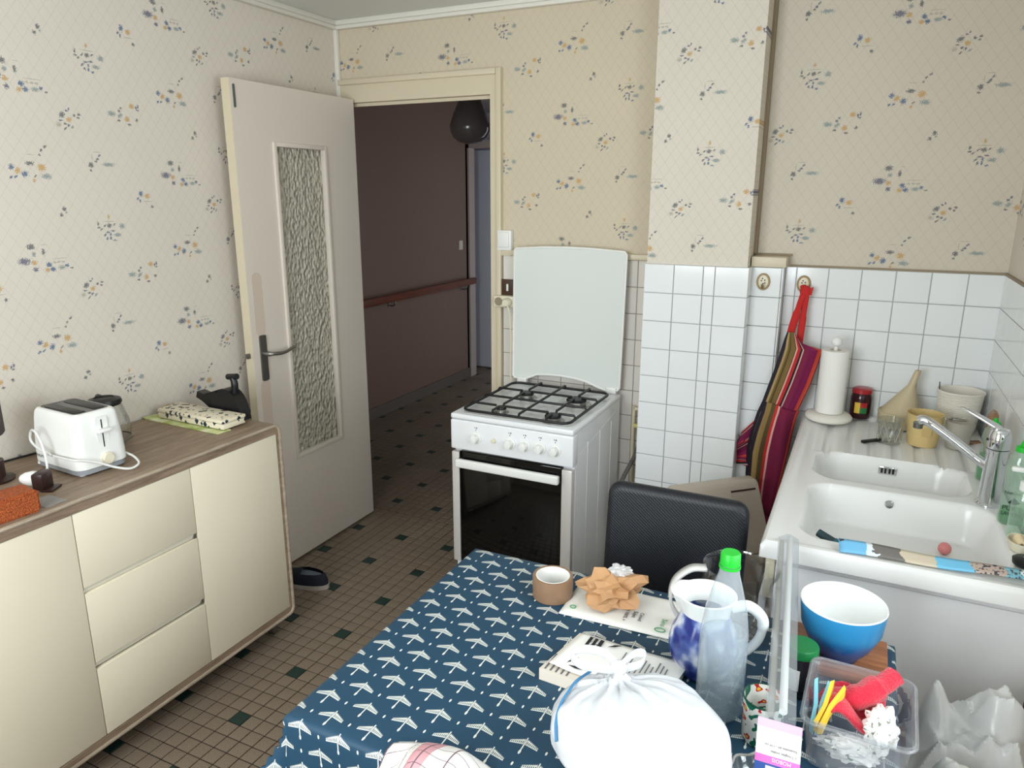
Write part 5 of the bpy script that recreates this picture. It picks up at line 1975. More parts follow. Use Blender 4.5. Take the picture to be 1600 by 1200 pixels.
dsh = thing('soap_dish', 'cream soap dish with a brush pad beside the big bowl', 'soap dish', (2.708, -1.030, SK + 0.0025))
b = MB()
b.lathe([(0, 0.0), (0.018, 0.0), (0.024, 0.012), (0.026, 0.024), (0.024, 0.024), (0.021, 0.012), (0, 0.006)], 24)
b.v = [(x, y * 1.45, z_) for x, y, z_ in b.v]
obj('dish', b, M_IVORYPL, dsh)
b = MB()
for k_ in range(7):
    b.tube(smooth_path([(-0.012, -0.022 + k_ * 0.007, 0.012), (0.0, -0.020 + k_ * 0.007, 0.026), (0.013, -0.022 + k_ * 0.007, 0.013)], 4), 0.0035, 6)
obj('fibre_pad', b, mat('straw_fibre', (226, 206, 168), rough=0.9), dsh)
pg = thing('sink_plug', 'black round sink plug on the sink rim', 'plug', (2.708, -1.118, SK + 0.003))
b = MB()
b.lathe([(0, 0.0), (0.022, 0.0), (0.026, 0.004), (0.027, 0.014), (0.023, 0.017), (0, 0.017)], 28)
obj('stopper', b, M_BLACKPL, pg)
b = MB()
b.tube([(0.006 * math.cos(a_ * PI / 6), 0.006 * math.sin(a_ * PI / 6), 0.0185) for a_ in range(12)], 0.0012, 6, closed=True)
obj('ring', b, M_STEEL, pg)

# in the big bowl
bt = thing('pot_brush', 'teal pot brush lying in the big bowl', 'brush', (2.300, -1.100, SK - 0.052), 0.0)
b = MB()
b.tube([(-0.018, 0.014, 0.030), (0.020, -0.002, 0.018)], [0.010, 0.011], 12)
obj('grip', b, mat('dark_teal_grip', (40, 62, 66), rough=0.6), bt)
b = MB()
b.tube([(0.020, -0.002, 0.018), (0.044, -0.012, 0.010)], [0.013, 0.010], 12)
obj('collar', b, M_TEALBRUSH, bt)
b = MB()
b.tube([(0.044, -0.012, 0.010), (0.125, 0.012, -0.030)], [0.006, 0.013], 10)
obj('bristles', b, M_WHITEPL, bt)
b = MB()
b.sphere((0, 0, 0), 0.016, 20, 12)
o = obj('pink_ball', b, M_PINK)
o.location = (2.580, -0.893, SK - 0.0885)
tag(o, 'small pink rubber ball in the big sink bowl', 'ball')
b = MB()
b.grid(lambda u_, v_: (2.335 + 0.375 * u_ - 0.006 * v_, -1.240 + 0.036 * v_ + 0.034 * u_ - 0.01 * u_ * v_, SK + 0.0085 + 0.016 * v_ * (1 - 0.5 * u_) + 0.002 * math.sin(u_ * 9)), 24, 4)
o = obj('brochure', b, M_BROCHURE)
solid(o, 0.003)
tag(o, 'glossy blue photo brochure lying along the front rim of the sink', 'brochure')

# ================================================================== TABLE
TT = 0.750          # top of the cloth
TX0, TX1, TY0, TY1 = 1.492, 2.448, -2.112, -1.424
tb = thing('kitchen_table', 'rectangular kitchen table hidden under the blue cloth', 'table', (1.97, -1.768, 0.0))
b = MB()
b.box(TX0 + 0.004 - 1.97, TX1 - 0.004 - 1.97, TY0 + 0.004 + 1.768, TY1 - 0.004 + 1.768, TT - 0.034, TT - 0.003, 0.004)
obj('table_top', b, M_WHITEPL, tb)
for x in (TX0 + 0.06, TX1 - 0.06):
    for y in (TY0 + 0.06, TY1 - 0.06):
        b = MB()
        b.tube([(x - 1.97, y + 1.768, 0.0), (x - 1.97, y + 1.768, TT - 0.03)], 0.018, 14)
        obj('leg', b, M_ALU, tb)
HANG = 0.20
b = MB()


def cloth_pt(a_, c_):
    """a_, c_: unfolded cloth coordinates"""
    ox = max(TX0 - a_, 0) + max(a_ - TX1, 0)
    oy = max(TY0 - c_, 0) + max(c_ - TY1, 0)
    sx = -1 if a_ < TX0 else 1
    sy = -1 if c_ < TY0 else 1
    x = min(max(a_, TX0), TX1)
    y = min(max(c_, TY0), TY1)
    over = max(ox, oy)
    z_ = TT
    if over > 0:
        R_ = 0.010
        if over < R_ * PI / 2:
            out_, dn = R_ * math.sin(over / R_), R_ * (1 - math.cos(over / R_))
        else:
            out_, dn = R_, R_ + over - R_ * PI / 2
        wave = 0.012 * sst((over - 0.02) / 0.12)
        out_ += wave * (0.6 + math.sin((a_ if oy >= ox else c_) * 19.0))
        flare = 0.10 * sst(min(ox, oy) / 0.12) * sst(over / 0.2) * 0.35
        if ox > 0:
            x += sx * (out_ * (1.0 if ox >= oy else ox / over) + flare)
        if oy > 0:
            y += sy * (out_ * (1.0 if oy >= ox else oy / over) + flare)
        z_ -= dn
    else:
        z_ += 0.0006 * math.sin(a_ * 31) * math.sin(c_ * 27)
    return (x, y, z_)


def cl_axis(lo, hi):
    v = [lo - HANG + HANG * k_ / 12 for k_ in range(11)] + [lo - 0.016, lo - 0.008, lo]
    v += [lo + (hi - lo) * k_ / 30 for k_ in range(1, 30)]
    v += [hi, hi + 0.008, hi + 0.016] + [hi + HANG * k_ / 12 for k_ in range(2, 13)]
    return v


ax_, ay_ = cl_axis(TX0, TX1), cl_axis(TY0, TY1)
b.v = [cloth_pt(p_, q_) for q_ in ay_ for p_ in ax_]
w_ = len(ax_)
b.f = [(j * w_ + i, j * w_ + i + 1, (j + 1) * w_ + i + 1, (j + 1) * w_ + i) for j in range(len(ay_) - 1) for i in range(w_ - 1)]
for j, q_ in enumerate(ay_):
    for i, p_ in enumerate(ax_):
        b.uv[j * w_ + i] = (p_, q_)
o = obj('tablecloth', b, M_CLOTH, angle=60)
tag(o, 'petrol blue tablecloth printed with white gulls', 'tablecloth')
TT += 0.0008

# chair behind the table
ch = thing('dining_chair', 'black padded dining chair pushed in behind the table', 'chair', (1.935, -1.30, 0.0))
b = MB()
rings = []
for yy, ins in ((-0.0200, 0.0220), (-0.0192, 0.0140), (-0.0165, 0.0072), (-0.0115, 0.0025), (-0.0040, 0.0), (0.0040, 0.0), (0.0115, 0.0025), (0.0165, 0.0072), (0.0192, 0.0140), (0.0200, 0.0220)):
    rings.append([(p_[0], yy + 0.128 + (p_[1] - 0.45) * 0.10, p_[1]) for p_ in rrect(-0.186 + ins, 0.186 - ins, 0.450 + ins, 0.882 - ins, 0.036 - ins * 0.6, 7)])
n_ = len(rings[0])
b.add([p_ for r_ in rings for p_ in r_], [(k_ * n_ + i, k_ * n_ + (i + 1) % n_, (k_ + 1) * n_ + (i + 1) % n_, (k_ + 1) * n_ + i) for k_ in range(9) for i in range(n_)] + [tuple(range(n_)), tuple(range(9 * n_, 10 * n_))])
o = obj('backrest', b, M_LEATHER, ch, angle=85)
md = o.modifiers.new('even_shading', 'WEIGHTED_NORMAL')
md.keep_sharp = False
b = MB()
b.box(-0.195, 0.195, -0.24, 0.15, 0.420, 0.475, 0.018, 3)
obj('seat', b, M_LEATHER, ch)
for x, y in ((-0.17, -0.21), (0.17, -0.21), (-0.17, 0.13), (0.17, 0.13)):
    b = MB()
    b.box(x - 0.016, x + 0.016, y - 0.016, y + 0.016, 0.0, 0.425, 0.003)
    obj('leg', b, M_BLACKPL, ch)

# ================================================================== THINGS ON THE TABLE
t = thing('packing_tape_roll', 'roll of brown parcel tape standing on the blue tablecloth', 'tape', (1.755, -1.545, TT))
b = MB()
b.lathe([(0.0385, 0.0), (0.0455, 0.0), (0.0462, 0.002), (0.0462, 0.048), (0.0455, 0.050), (0.0385, 0.050), (0.0385, 0.0)], 44)
obj('tape', b, M_TAPE, t)
b = MB()
b.lathe([(0.0365, 0.0005), (0.0386, 0.0005), (0.0386, 0.0505), (0.0365, 0.0505), (0.0365, 0.0005)], 44)
obj('cardboard_core', b, M_PAPER, t)

# flat white paper bag with green print, crumpled kraft paper on it
pb_ = thing('paper_bag', 'flat white paper bag with green print under the crumpled kraft paper', 'paper bag', (1.93, -1.525, TT))
cor = [(1.797, -1.612), (2.052, -1.602), (2.060, -1.452), (1.795, -1.462)]
b = MB()


def bag_pt(u_, v_):
    x = (cor[0][0] * (1 - u_) + cor[1][0] * u_) * (1 - v_) + (cor[3][0] * (1 - u_) + cor[2][0] * u_) * v_
    y = (cor[0][1] * (1 - u_) + cor[1][1] * u_) * (1 - v_) + (cor[3][1] * (1 - u_) + cor[2][1] * u_) * v_
    z_ = 0.0045 + 0.0022 * noise.noise(Vector((x * 22, y * 22, 0)))
    e = min(u_, 1 - u_, v_, 1 - v_)
    return (x - 1.93, y + 1.525, z_ * sst(e / 0.08) + 0.0012)


b.grid(bag_pt, 26, 16)
o = obj('paper', b, M_PAPER, pb_)
solid(o, 0.0012, 1.0)
for s_, sz, x, y, m_ in (('Sens', 0.016, 2.010, -1.548, M_GREENINK), ('Conseil', 0.011, 1.962, -1.545, M_INK), ('Sujet', 0.013, 1.947, -1.545, M_INK), ('tri 100% +', 0.012, 1.930, -1.540, M_INK)):
    lettering(s_, sz, m_, frame((x - 1.93, y + 1.525, 0.0105), (0.05, -1, 0), (1, 0.05, 0)), pb_, 'bag_lettering')
b = MB()
b.tube([(2.015 - 1.93 + 0.011 * math.cos(a_ * PI / 8), -1.590 + 1.525 + 0.007 * math.sin(a_ * PI / 8), 0.0098) for a_ in range(16)], 0.0011, 5, closed=True)
obj('leaf_emblem', b, M_GREENINK, pb_)
b = MB()
b.tube([(1.820 - 1.93 + 0.006 * math.cos(a_ * PI / 6), -1.585 + 1.525 + 0.006 * math.sin(a_ * PI / 6), 0.0094) for a_ in range(12)], 0.0011, 5, closed=True)
obj('leaf_emblem', b, M_GREENINK, pb_)

b = MB()
bm = bmesh.new()
bmesh.ops.create_icosphere(bm, subdivisions=3, radius=1.0)
for p_ in bm.verts:
    c_ = p_.co.normalized()
    cr = abs(noise.noise(c_ * 2.0 + Vector((4.2, 1.1, 0.3)))) * 1.1 + abs(noise.noise(c_ * 4.3)) * 0.45
    rr_ = 0.50 + 0.95 * cr
    p_.co = Vector((c_.x * 0.074 * rr_, c_.y * 0.056 * rr_, 0.028 + c_.z * 0.044 * rr_))
    if p_.co.z < 0.0:
        p_.co.z = 0.0
b.bm(bm)
o = obj('crumpled_kraft_paper', b, M_KRAFT, smooth=False)
o.location = (1.888, -1.535, TT + 0.0125)
tag(o, 'crumpled ball of brown kraft paper lying on the white bag', 'paper')
b = MB()
bm = bmesh.new()
bmesh.ops.create_icosphere(bm, subdivisions=4, radius=1.0)
for p_ in bm.verts:
    c_ = p_.co.normalized()
    rr_ = 0.85 + 0.35 * noise.noise(c_ * 3.0 + Vector((7, 2, 1)))
    p_.co = Vector((c_.x * 0.030 * rr_, c_.y * 0.026 * rr_, c_.z * 0.013 * rr_))
b.bm(bm)
o = obj('plastic_scrap', b, clear('crinkled_clear_wrap', (246, 246, 246), 0.3, 0.12, (244, 244, 244), 0.55), angle=16)
o.location = (1.902, -1.512, TT + 0.078)
tag(o, 'small scrap of crinkled clear wrap on top of the kraft paper', 'wrapper')

# stack of booklets with printed sheet on top
st_ = thing('booklet_stack', 'stack of thick booklets beside the white bag', 'booklet', (1.97, -1.775, TT), -0.06)


def quad_slab(m, c4, z0, z1):
    return m.prism(c4, 'z', z0, z1)


b = MB()
quad_slab(b, [(-0.118, -0.066), (0.110, -0.066), (0.118, 0.072), (-0.098, 0.076)], 0.0, 0.024)
lo = obj('lower_booklet', b, M_OLDPAPER, st_)
b = MB()
for k_ in range(5):
    b.box(-0.110 + k_ * 0.011, -0.106 + k_ * 0.011, -0.062, -0.010, 0.0240, 0.0244)
obj('print_lines', b, mat('grey_print', (110, 110, 114), rough=0.8), lo)
b = MB()
n_ = 18


def sheet_pt(u_, v_):
    x = -0.104 + 0.218 * u_ + 0.012 * v_
    y = -0.052 + 0.128 * v_ + 0.0 * u_
    z_ = 0.026 + 0.006 * math.exp(-((u_ - 0.0) / 0.12) ** 2) * (1 - v_) + 0.0012 * math.sin(5 * u_ + 3 * v_)
    return (x, y, z_)


b.grid(sheet_pt, 22, 14)
sh = obj('printed_sheet', b, M_PAPER, st_)
solid(sh, 0.0012, 1.0)
b = MB()
b.box(-0.070, -0.040, 0.020, 0.066, 0.0300, 0.0304)
obj('black_title_block', b, M_INK, sh)
lettering('POUR VOTRE', 0.0065, M_PAPER, frame((-0.052, 0.064, 0.0309), (0, -1, 0), (1, 0, 0)), sh, 'title_lettering')
lettering('SOUTIEN', 0.0065, M_PAPER, frame((-0.063, 0.064, 0.0309), (0, -1, 0), (1, 0, 0)), sh, 'title_lettering')
for k_ in range(11):
    b = MB()
    b.box(0.010 + k_ * 0.0085, 0.0125 + k_ * 0.0085, -0.020 + 0.004 * (k_ % 3), 0.052 - 0.006 * (k_ % 4), 0.0300, 0.0303)
    obj('print_line', b, mat('grey_print', (110, 110, 114), rough=0.8), sh)
for x, y, a_ in ((-0.016, 0.060, 0.6), (-0.070, -0.020, 1.0), (-0.056, -0.038, -0.1)):
    b = MB()
    c_, s_ = math.cos(a_), math.sin(a_)
    b.prism([(x + c_ * px_ - s_ * py_, y + s_ * px_ + c_ * py_) for px_, py_ in ((-0.014, -0.001), (0.0, -0.003), (0.014, 0.0), (0.0, 0.003))], 'z', 0.0300, 0.0305)
    obj('ink_drawing', b, M_INK, sh)

# knotted white bin bag
bg = thing('bin_bag', 'full white plastic bag with knotted handles on the table', 'bag', (2.082, -1.985, TT))
KX, KY, KZ = -0.048, 0.040, 0.140      # knot
b = MB()
bm = bmesh.new()
bmesh.ops.create_icosphere(bm, subdivisions=6, radius=1.0)
for p_ in bm.verts:
    c_ = p_.co.normalized()
    lump = 0.06 * noise.noise(c_ * 1.6 + Vector((2.1, 5.0, 1.0))) + 0.03 * noise.noise(c_ * 3.6)
    top = sst((c_.z + 0.1) / 0.8)
    x, y, z_ = c_.x * 0.142 * (1 + lump), c_.y * 0.118 * (1 + lump), 0.076 + c_.z * 0.078 * (1 + lump)
    # folds running into the knot, which sits in a dimple on the upper left
    dk = math.hypot(x - KX, y - KY)
    th = math.atan2(y - KY, x - KX)
    pull = math.exp(-(dk / 0.085) ** 2) * top
    z_ += pull * (0.0050 * math.sin(th * 11) + 0.0030 * math.sin(th * 23 + 1.0))
    z_ -= 0.012 * math.exp(-(dk / 0.05) ** 2) * top
    z_ += 0.022 * math.exp(-(dk / 0.014) ** 2) * top
    z_ += 0.0025 * top * noise.noise(Vector((x * 40, y * 40, 1.0)))
    p_.co = Vector((x, y, max(z_, 0.0)))
b.bm(bm)
obj('sack', b, C_BAG, bg, angle=80)
b = MB()
b.sphere((KX, KY, KZ + 0.016), 1.0, 16, 10, (0.014, 0.012, 0.012))
obj('knot', b, C_BAG, bg)
for pts in ([(0, 0, 0.018), (-0.026, 0.004, 0.032), (-0.060, -0.004, 0.034), (-0.074, -0.016, 0.026), (-0.056, -0.022, 0.018), (-0.024, -0.012, 0.014), (-0.002, -0.004, 0.014)],
            [(0.002, 0.002, 0.020), (0.020, 0.022, 0.034), (0.034, 0.030, 0.030), (0.030, 0.018, 0.020), (0.008, 0.004, 0.014)]):
    b = MB()
    pp = smooth_path([(KX + x, KY + y, KZ + z_) for x, y, z_ in pts], 6)
    vv = []
    for p_ in pp:
        vv += [(p_.x, p_.y + 0.003, p_.z + 0.006), (p_.x, p_.y - 0.003, p_.z - 0.006)]
    b.add(vv, [(2 * i, 2 * i + 2, 2 * i + 3, 2 * i + 1) for i in range(len(pp) - 1)])
    o = obj('tied_handle', b, C_BAG, bg)
    solid(o, 0.0015)
b = MB()
b.tube(smooth_path([(0.142 * 1.03 * math.cos(math.radians(e_)) * math.cos(math.radians(z_)), 0.118 * 1.03 * math.cos(math.radians(e_)) * math.sin(math.radians(z_)), 0.076 + 0.082 * math.sin(math.radians(e_))) for z_, e_ in ((150, 40), (172, 42), (188, 40), (202, 32), (214, 22), (224, 10))], 6), 0.0022, 8)
obj('blue_drawstring', b, M_BLUELINE, bg)

# water bottle
wb = thing('water_bottle', 'clear water bottle with bright green cap in front of the jug', 'bottle', (2.168, -1.772, TT))
b = MB()
pw = [(0, 0.002), (0.034, 0.0), (0.040, 0.008), (0.041, 0.12), (0.0400, 0.160), (0.0340, 0.205), (0.0245, 0.242), (0.0175, 0.268), (0.0155, 0.284), (0.0155, 0.290)]
b.lathe(pw, 40)
obj('bottle', b, C_BOTTLE, wb)
b = MB()
b.lathe([(0, 0.004), (0.0375, 0.006), (0.0390, 0.11), (0.0382, 0.148), (0.0372, 0.158), (0, 0.158)], 36)
obj('water', b, C_WATER, wb)
b = MB()
b.lathe([(0, 0.308), (0.0145, 0.308), (0.0165, 0.305), (0.0168, 0.286), (0, 0.286)], 32)
cap_ = obj('cap', b, M_GREENCAP, wb)
b = MB()
b.lathe([(0.0165, 0.280), (0.0178, 0.280), (0.0178, 0.285), (0.0165, 0.285), (0.0165, 0.280)], 32)
obj('tamper_ring', b, M_GREENCAP, wb)

# painted stoneware jug
jg = thing('painted_jug', 'blue and white painted pottery jug behind the water bottle', 'jug', (2.118, -1.670, TT))
b = MB()
b.lathe([(0, 0.0), (0.044, 0.0), (0.050, 0.006), (0.063, 0.040), (0.066, 0.062), (0.060, 0.088), (0.048, 0.112), (0.044, 0.128)], 44)
obj('painted_belly', b, M_COBALT, jg)
b = MB()
b.lathe([(0.044, 0.126), (0.047, 0.142), (0.053, 0.158), (0.055, 0.163), (0.051, 0.164), (0.043, 0.140), (0.040, 0.126), (0.044, 0.124)], 44)
b.v = [(x * (1.0 + (0.22 if x < -0.03 and abs(y) < 0.03 and z_ > 0.14 else 0)), y, z_) for x, y, z_ in b.v]
obj('white_neck', b, M_WHITEGLAZE, jg)
b = MB()
b.tube(smooth_path([(0.046, 0.008, 0.142), (0.075, 0.012, 0.150), (0.100, 0.016, 0.128), (0.098, 0.016, 0.090), (0.080, 0.013, 0.060), (0.060, 0.008, 0.046)], 7), [0.0105] * 18 + [0.0085] * 18, 12)
obj('handle', b, M_WHITEGLAZE, jg)

# glass pitcher behind it
gp = thing('glass_coffee_jug', 'glass coffee jug with grey handle band behind the painted jug', 'jug', (2.150, -1.512, TT))
b = MB()
b.lathe([(0, 0.004), (0.050, 0.004), (0.062, 0.014), (0.072, 0.050), (0.074, 0.085), (0.068, 0.125), (0.066, 0.142), (0.070, 0.152), (0.068, 0.153), (0.064, 0.142), (0.066, 0.125), (0.072, 0.085), (0.070, 0.050), (0.060, 0.016), (0, 0.008)], 44)
b.v = [(x * (1.0 + (0.20 if x > 0.045 and abs(y) < 0.022 and z_ > 0.135 else 0)), y, z_) for x, y, z_ in b.v]
obj('glass_body', b, C_GLASS, gp)
b = MB()
b.lathe([(0.064, 0.012), (0.067, 0.012), (0.0685, 0.022), (0.0665, 0.022), (0.064, 0.012)], 40)
obj('metal_band', b, M_CHROME, gp)
b = MB()
pp = smooth_path([(-0.060, -0.020, 0.142), (-0.090, -0.034, 0.140), (-0.118, -0.046, 0.112), (-0.124, -0.048, 0.070), (-0.108, -0.040, 0.030), (-0.085, -0.03, 0.012)], 7)
vv = []
for p_ in pp:
    vv += [(p_.x + 0.004, p_.y - 0.011, p_.z), (p_.x - 0.004, p_.y + 0.011, p_.z)]
b.add(vv, [(2 * i, 2 * i + 2, 2 * i + 3, 2 * i + 1) for i in range(len(pp) - 1)])
o = obj('band_handle', b, mat('grey_handle_plastic', (206, 204, 200), rough=0.35), gp)
solid(o, 0.006)

# dark jar with green lid
dj = thing('dark_jar', 'dark jar with a green lid under the clear rod pack', 'jar', (2.290, -1.655, TT))
b = MB()
b.lathe([(0, 0.0), (0.026, 0.0), (0.029, 0.004), (0.029, 0.072), (0.025, 0.082), (0, 0.082)], 32)
obj('jar', b, mat('dark_jar_glass', (34, 32, 40), rough=0.1), dj)
b = MB()
b.lathe([(0, 0.098), (0.0275, 0.098), (0.0295, 0.095), (0.0298, 0.081), (0, 0.081)], 32)
obj('lid', b, M_GREENLID, dj)
b = MB()
wrap_label(b, 0.0294, 0.018, 0.060, -2.6, -1.5)
obj('paper_label', b, M_PAPER, dj)

# chopping board and blue bowl
b = MB()
b.box(2.255, 2.440, -1.590, -1.440, TT, TT + 0.016, 0.003)
o = obj('chopping_board', b, M_BOARD)
tag(o, 'small wooden board under the blue bowl', 'board')
bw = thing('blue_bowl', 'large bowl, blue outside and white inside, standing on the board', 'bowl', (2.351, -1.528, TT + 0.0165))
b = MB()
b.lathe([(0, 0.0), (0.036, 0.0), (0.038, 0.006), (0.057, 0.030), (0.073, 0.066), (0.0780, 0.112)], 56)
obj('outer_glaze', b, M_BLUEGLAZE, bw)
b = MB()
b.lathe([(0.0780, 0.112), (0.0770, 0.1145), (0.0748, 0.1135), (0.070, 0.066), (0.054, 0.034), (0.034, 0.012), (0, 0.010)], 56)
obj('inner_glaze', b, M_WHITEGLAZE, bw)

# clear tub with cloth, pegs and napkin
tu = thing('plastic_tub', 'clear plastic storage tub at the right end of the table', 'tub', (2.388, -1.765, TT), -0.03)
b = MB()
lev = [(0.0, 0.064, 0.076), (0.004, 0.068, 0.080), (0.080, 0.076, 0.088), (0.084, 0.080, 0.092), (0.092, 0.0805, 0.0925), (0.093, 0.0780, 0.0900), (0.082, 0.0745, 0.0865), (0.006, 0.066, 0.078), (0.003, 0.060, 0.072)]
frustum(b, lev, 0.018)
b.f = b.f[:-1]
obj('tub_body', b, C_TUB, tu)
b = MB()
b.tube([(p_[0], p_[1], 0.088) for p_ in rrect(-0.0815, 0.0815, -0.0935, 0.0935, 0.020)], 0.0026, 8, closed=True)
obj('tub_rim', b, C_TUB, tu)


def cloth_blob(name, label, cat, mt, c_, s_, seed, amp=0.35, fr=2.4, sub=4, angle=40):
    b = MB()
    bm = bmesh.new()
    bmesh.ops.create_icosphere(bm, subdivisions=sub, radius=1.0)
    for p_ in bm.verts:
        q_ = p_.co.normalized()
        rr_ = 1 + amp * (abs(noise.noise(q_ * fr + Vector((seed, 1, 2)))) * 2 - 0.55) + 0.10 * noise.noise(q_ * fr * 3 + Vector((0, seed, 0)))
        p_.co = Vector((q_.x * s_[0] * rr_, q_.y * s_[1] * rr_, q_.z * s_[2] * rr_))
    zmin = min(p_.co.z for p_ in bm.verts)
    for p_ in bm.verts:
        p_.co.z = max(p_.co.z, zmin * 0.72)
    b.bm(bm)
    o = obj(name, b, mt, angle=angle)
    o.location = c_
    tag(o, label, cat)
    return o


# folded red terry cloth: a sheet with a rolled fold
b = MB()


def terry(u_, v_):
    x = -0.056 + 0.100 * u_
    y = -0.060 + 0.105 * v_ + 0.012 * math.sin(u_ * 3)
    z_ = 0.030 + 0.030 * math.sin(u_ * 3.4 + 0.6) ** 2 + 0.020 * math.sin(v_ * 5.0 + u_ * 2.2) + 0.030 * u_ * v_
    return (x, y, z_)


b.grid(terry, 30, 30)
rc = thing('red_terry_cloth', 'red terry cloth stuffed into the clear tub', 'cloth', (2.380, -1.752, TT + 0.010))
o = obj('folded_part', b, M_TERRY, rc, angle=80)
solid(o, 0.010, 0.0)
b = MB()
b.tube(smooth_path([(-0.050, 0.010, 0.052), (-0.012, 0.012, 0.064), (0.022, 0.030, 0.082), (0.046, 0.056, 0.094)], 6), [0.018] * 6 + [0.021] * 7 + [0.016] * 6, 12)
b.v = [(x + 0.003 * noise.noise(Vector((x * 60, y * 60, z_ * 60))), y, z_ + 0.003 * noise.noise(Vector((x * 50, y * 50, 3)))) for x, y, z_ in b.v]
b.v = [(x + 0.012, y - 0.008, z_ + 0.006) for x, y, z_ in b.v]
obj('rolled_part', b, M_TERRY, rc)
cloth_blob('paper_napkin', 'crumpled white printed napkin in the front of the tub', 'napkin', M_SOCK, (2.421, -1.792, TT + 0.066), (0.025, 0.036, 0.034), 9.0, 0.32, 2.2, 4, 30)
cloth_blob('lace_scrap', 'white patterned cloth at the bottom of the tub', 'cloth', M_SOCK, (2.383, -1.808, TT + 0.026), (0.046, 0.020, 0.020), 5.0, 0.3, 3.0, 4, 30)
for nm, lb, m_, loc_, rz_ in (('yellow_clothes_peg', 'yellow plastic clothes peg in the tub', M_YELLOW, (2.342, -1.800, TT + 0.084), 1.15), ('blue_clothes_peg', 'light blue plastic clothes peg in the tub beside the yellow one', M_LIGHTBLUE, (2.328, -1.792, TT + 0.076), 1.5)):
    pgp = thing(nm, lb, 'clothes peg', loc_, rz_)
    for s_ in (-1, 1):
        b = MB()
        b.prism([(-0.034, 0.001 * s_), (-0.030, 0.007 * s_), (-0.005, 0.006 * s_), (0.030, 0.011 * s_), (0.034, 0.007 * s_), (0.0, 0.001 * s_)], 'z', -0.005, 0.005)
        b.v = [(x * 0.9, y * 1.15, z_ * 1.5 + x * 0.75) for x, y, z_ in b.v]
        obj('arm', b, m_, pgp)
    b = MB()
    b.tube([(0.0, -0.007, 0.0), (0.0, 0.007, 0.0)], 0.003, 8)
    obj('spring', b, M_STEEL, pgp)

# clear pack of curtain rods lying across jar and mug
rp = thing('curtain_rod_pack', 'clear plastic pack of white curtain rods with a pink and blue card', 'packaging', (2.278, -1.905, 0.868))
Nn, Fn = Vector((0, 0, 0)), Vector((2.226 - 2.278, -1.270 + 1.905, 0.846 + 0.022 - 0.868))
dv = (Fn - Nn).normalized()
sd = dv.cross(Vector((0, 0, 1))).normalized()
up_ = sd.cross(dv)


def rod_frame(t_, a_, c_):
    return Nn + dv * t_ + sd * a_ + up_ * c_


LN = (Fn - Nn).length
b = MB()
sec = [(-0.022, -0.012), (0.022, -0.012), (0.022, 0.004), (0.004, 0.014), (-0.004, 0.014), (-0.022, 0.004)]
vv = [rod_frame(t_, a_, c_) for t_ in (0.0, LN) for a_, c_ in sec]
b.add(vv, [(i, (i + 1) % 6, 6 + (i + 1) % 6, 6 + i) for i in range(6)] + [(0, 1, 2, 3, 4, 5)[::-1], (6, 7, 8, 9, 10, 11)])
obj('clear_sleeve', b, C_SLEEVE, rp, smooth=False)
b = MB()
b.tube([rod_frame(0.01, 0.003, 0.006), rod_frame(LN - 0.01, 0.003, 0.006)], 0.0062, 12)
obj('rod', b, M_WHITEPL, rp)
b = MB()
b.tube([rod_frame(0.01, -0.014, -0.004), rod_frame(LN - 0.01, -0.014, -0.004)], 0.0055, 12)
obj('rod', b, C_MILK, rp)
# hanging card at the near end: tilted toward the viewer
ct, cb = Vector((0.0, -0.002, -0.004)), Vector((0.004, -0.036, -0.074))
ux = Vector((1, -0.03, 0.04)).normalized()


def card_pt(a_, t_, lift=0.0):
    nrm = ux.cross((ct - cb).normalized())
    return ct + (cb - ct) * t_ + ux * a_ - nrm * lift * -1


def card_part(name, t0, t1, a0, a1, m_, lift):
    b = MB()
    q4 = [card_pt(a0, t0, lift), card_pt(a1, t0, lift), card_pt(a1, t1, lift), card_pt(a0, t1, lift)]
    q5 = [card_pt(a0, t0, lift - 0.0008), card_pt(a1, t0, lift - 0.0008), card_pt(a1, t1, lift - 0.0008), card_pt(a0, t1, lift - 0.0008)]
    b.add(q4 + q5, [(0, 1, 2, 3), (7, 6, 5, 4), (0, 4, 5, 1), (1, 5, 6, 2), (2, 6, 7, 3), (3, 7, 4, 0)])
    return obj(name, b, m_, cd if name != 'card' else rp, smooth=False)


cd = None
cd = card_part('card', 0.0, 1.0, -0.032, 0.032, M_PAPER, 0.0)
card_part('pink_band', 0.0, 0.16, -0.032, 0.032, mat('soft_pink_print', (246, 176, 222), rough=0.5), 0.0006)
card_part('magenta_band', 0.66, 0.80, -0.032, 0.032, M_PINKCARD, 0.0006)
card_part('blue_band', 0.80, 1.0, -0.032, 0.032, M_BLUECARD, 0.0006)
card_part('hanger_slot', 0.84, 0.90, -0.016, 0.016, M_WHITEPL, 0.0012)
yv = (cb - ct).normalized()
lettering('Extensible 60 - 110 cm', 0.0050, mat('grey_card_print', (120, 116, 120), rough=0.6), frame(card_pt(0.027, 0.44, 0.0012), -ux, yv), cd, 'card_lettering')
lettering('2 Tringles ovales', 0.0055, mat('grey_card_print', (120, 116, 120), rough=0.6), frame(card_pt(0.027, 0.55, 0.0012), -ux, yv), cd, 'card_lettering')
lettering('MOBOIS', 0.0075, M_PAPER, frame(card_pt(0.020, 0.685, 0.0012), -ux, yv), cd, 'card_lettering')

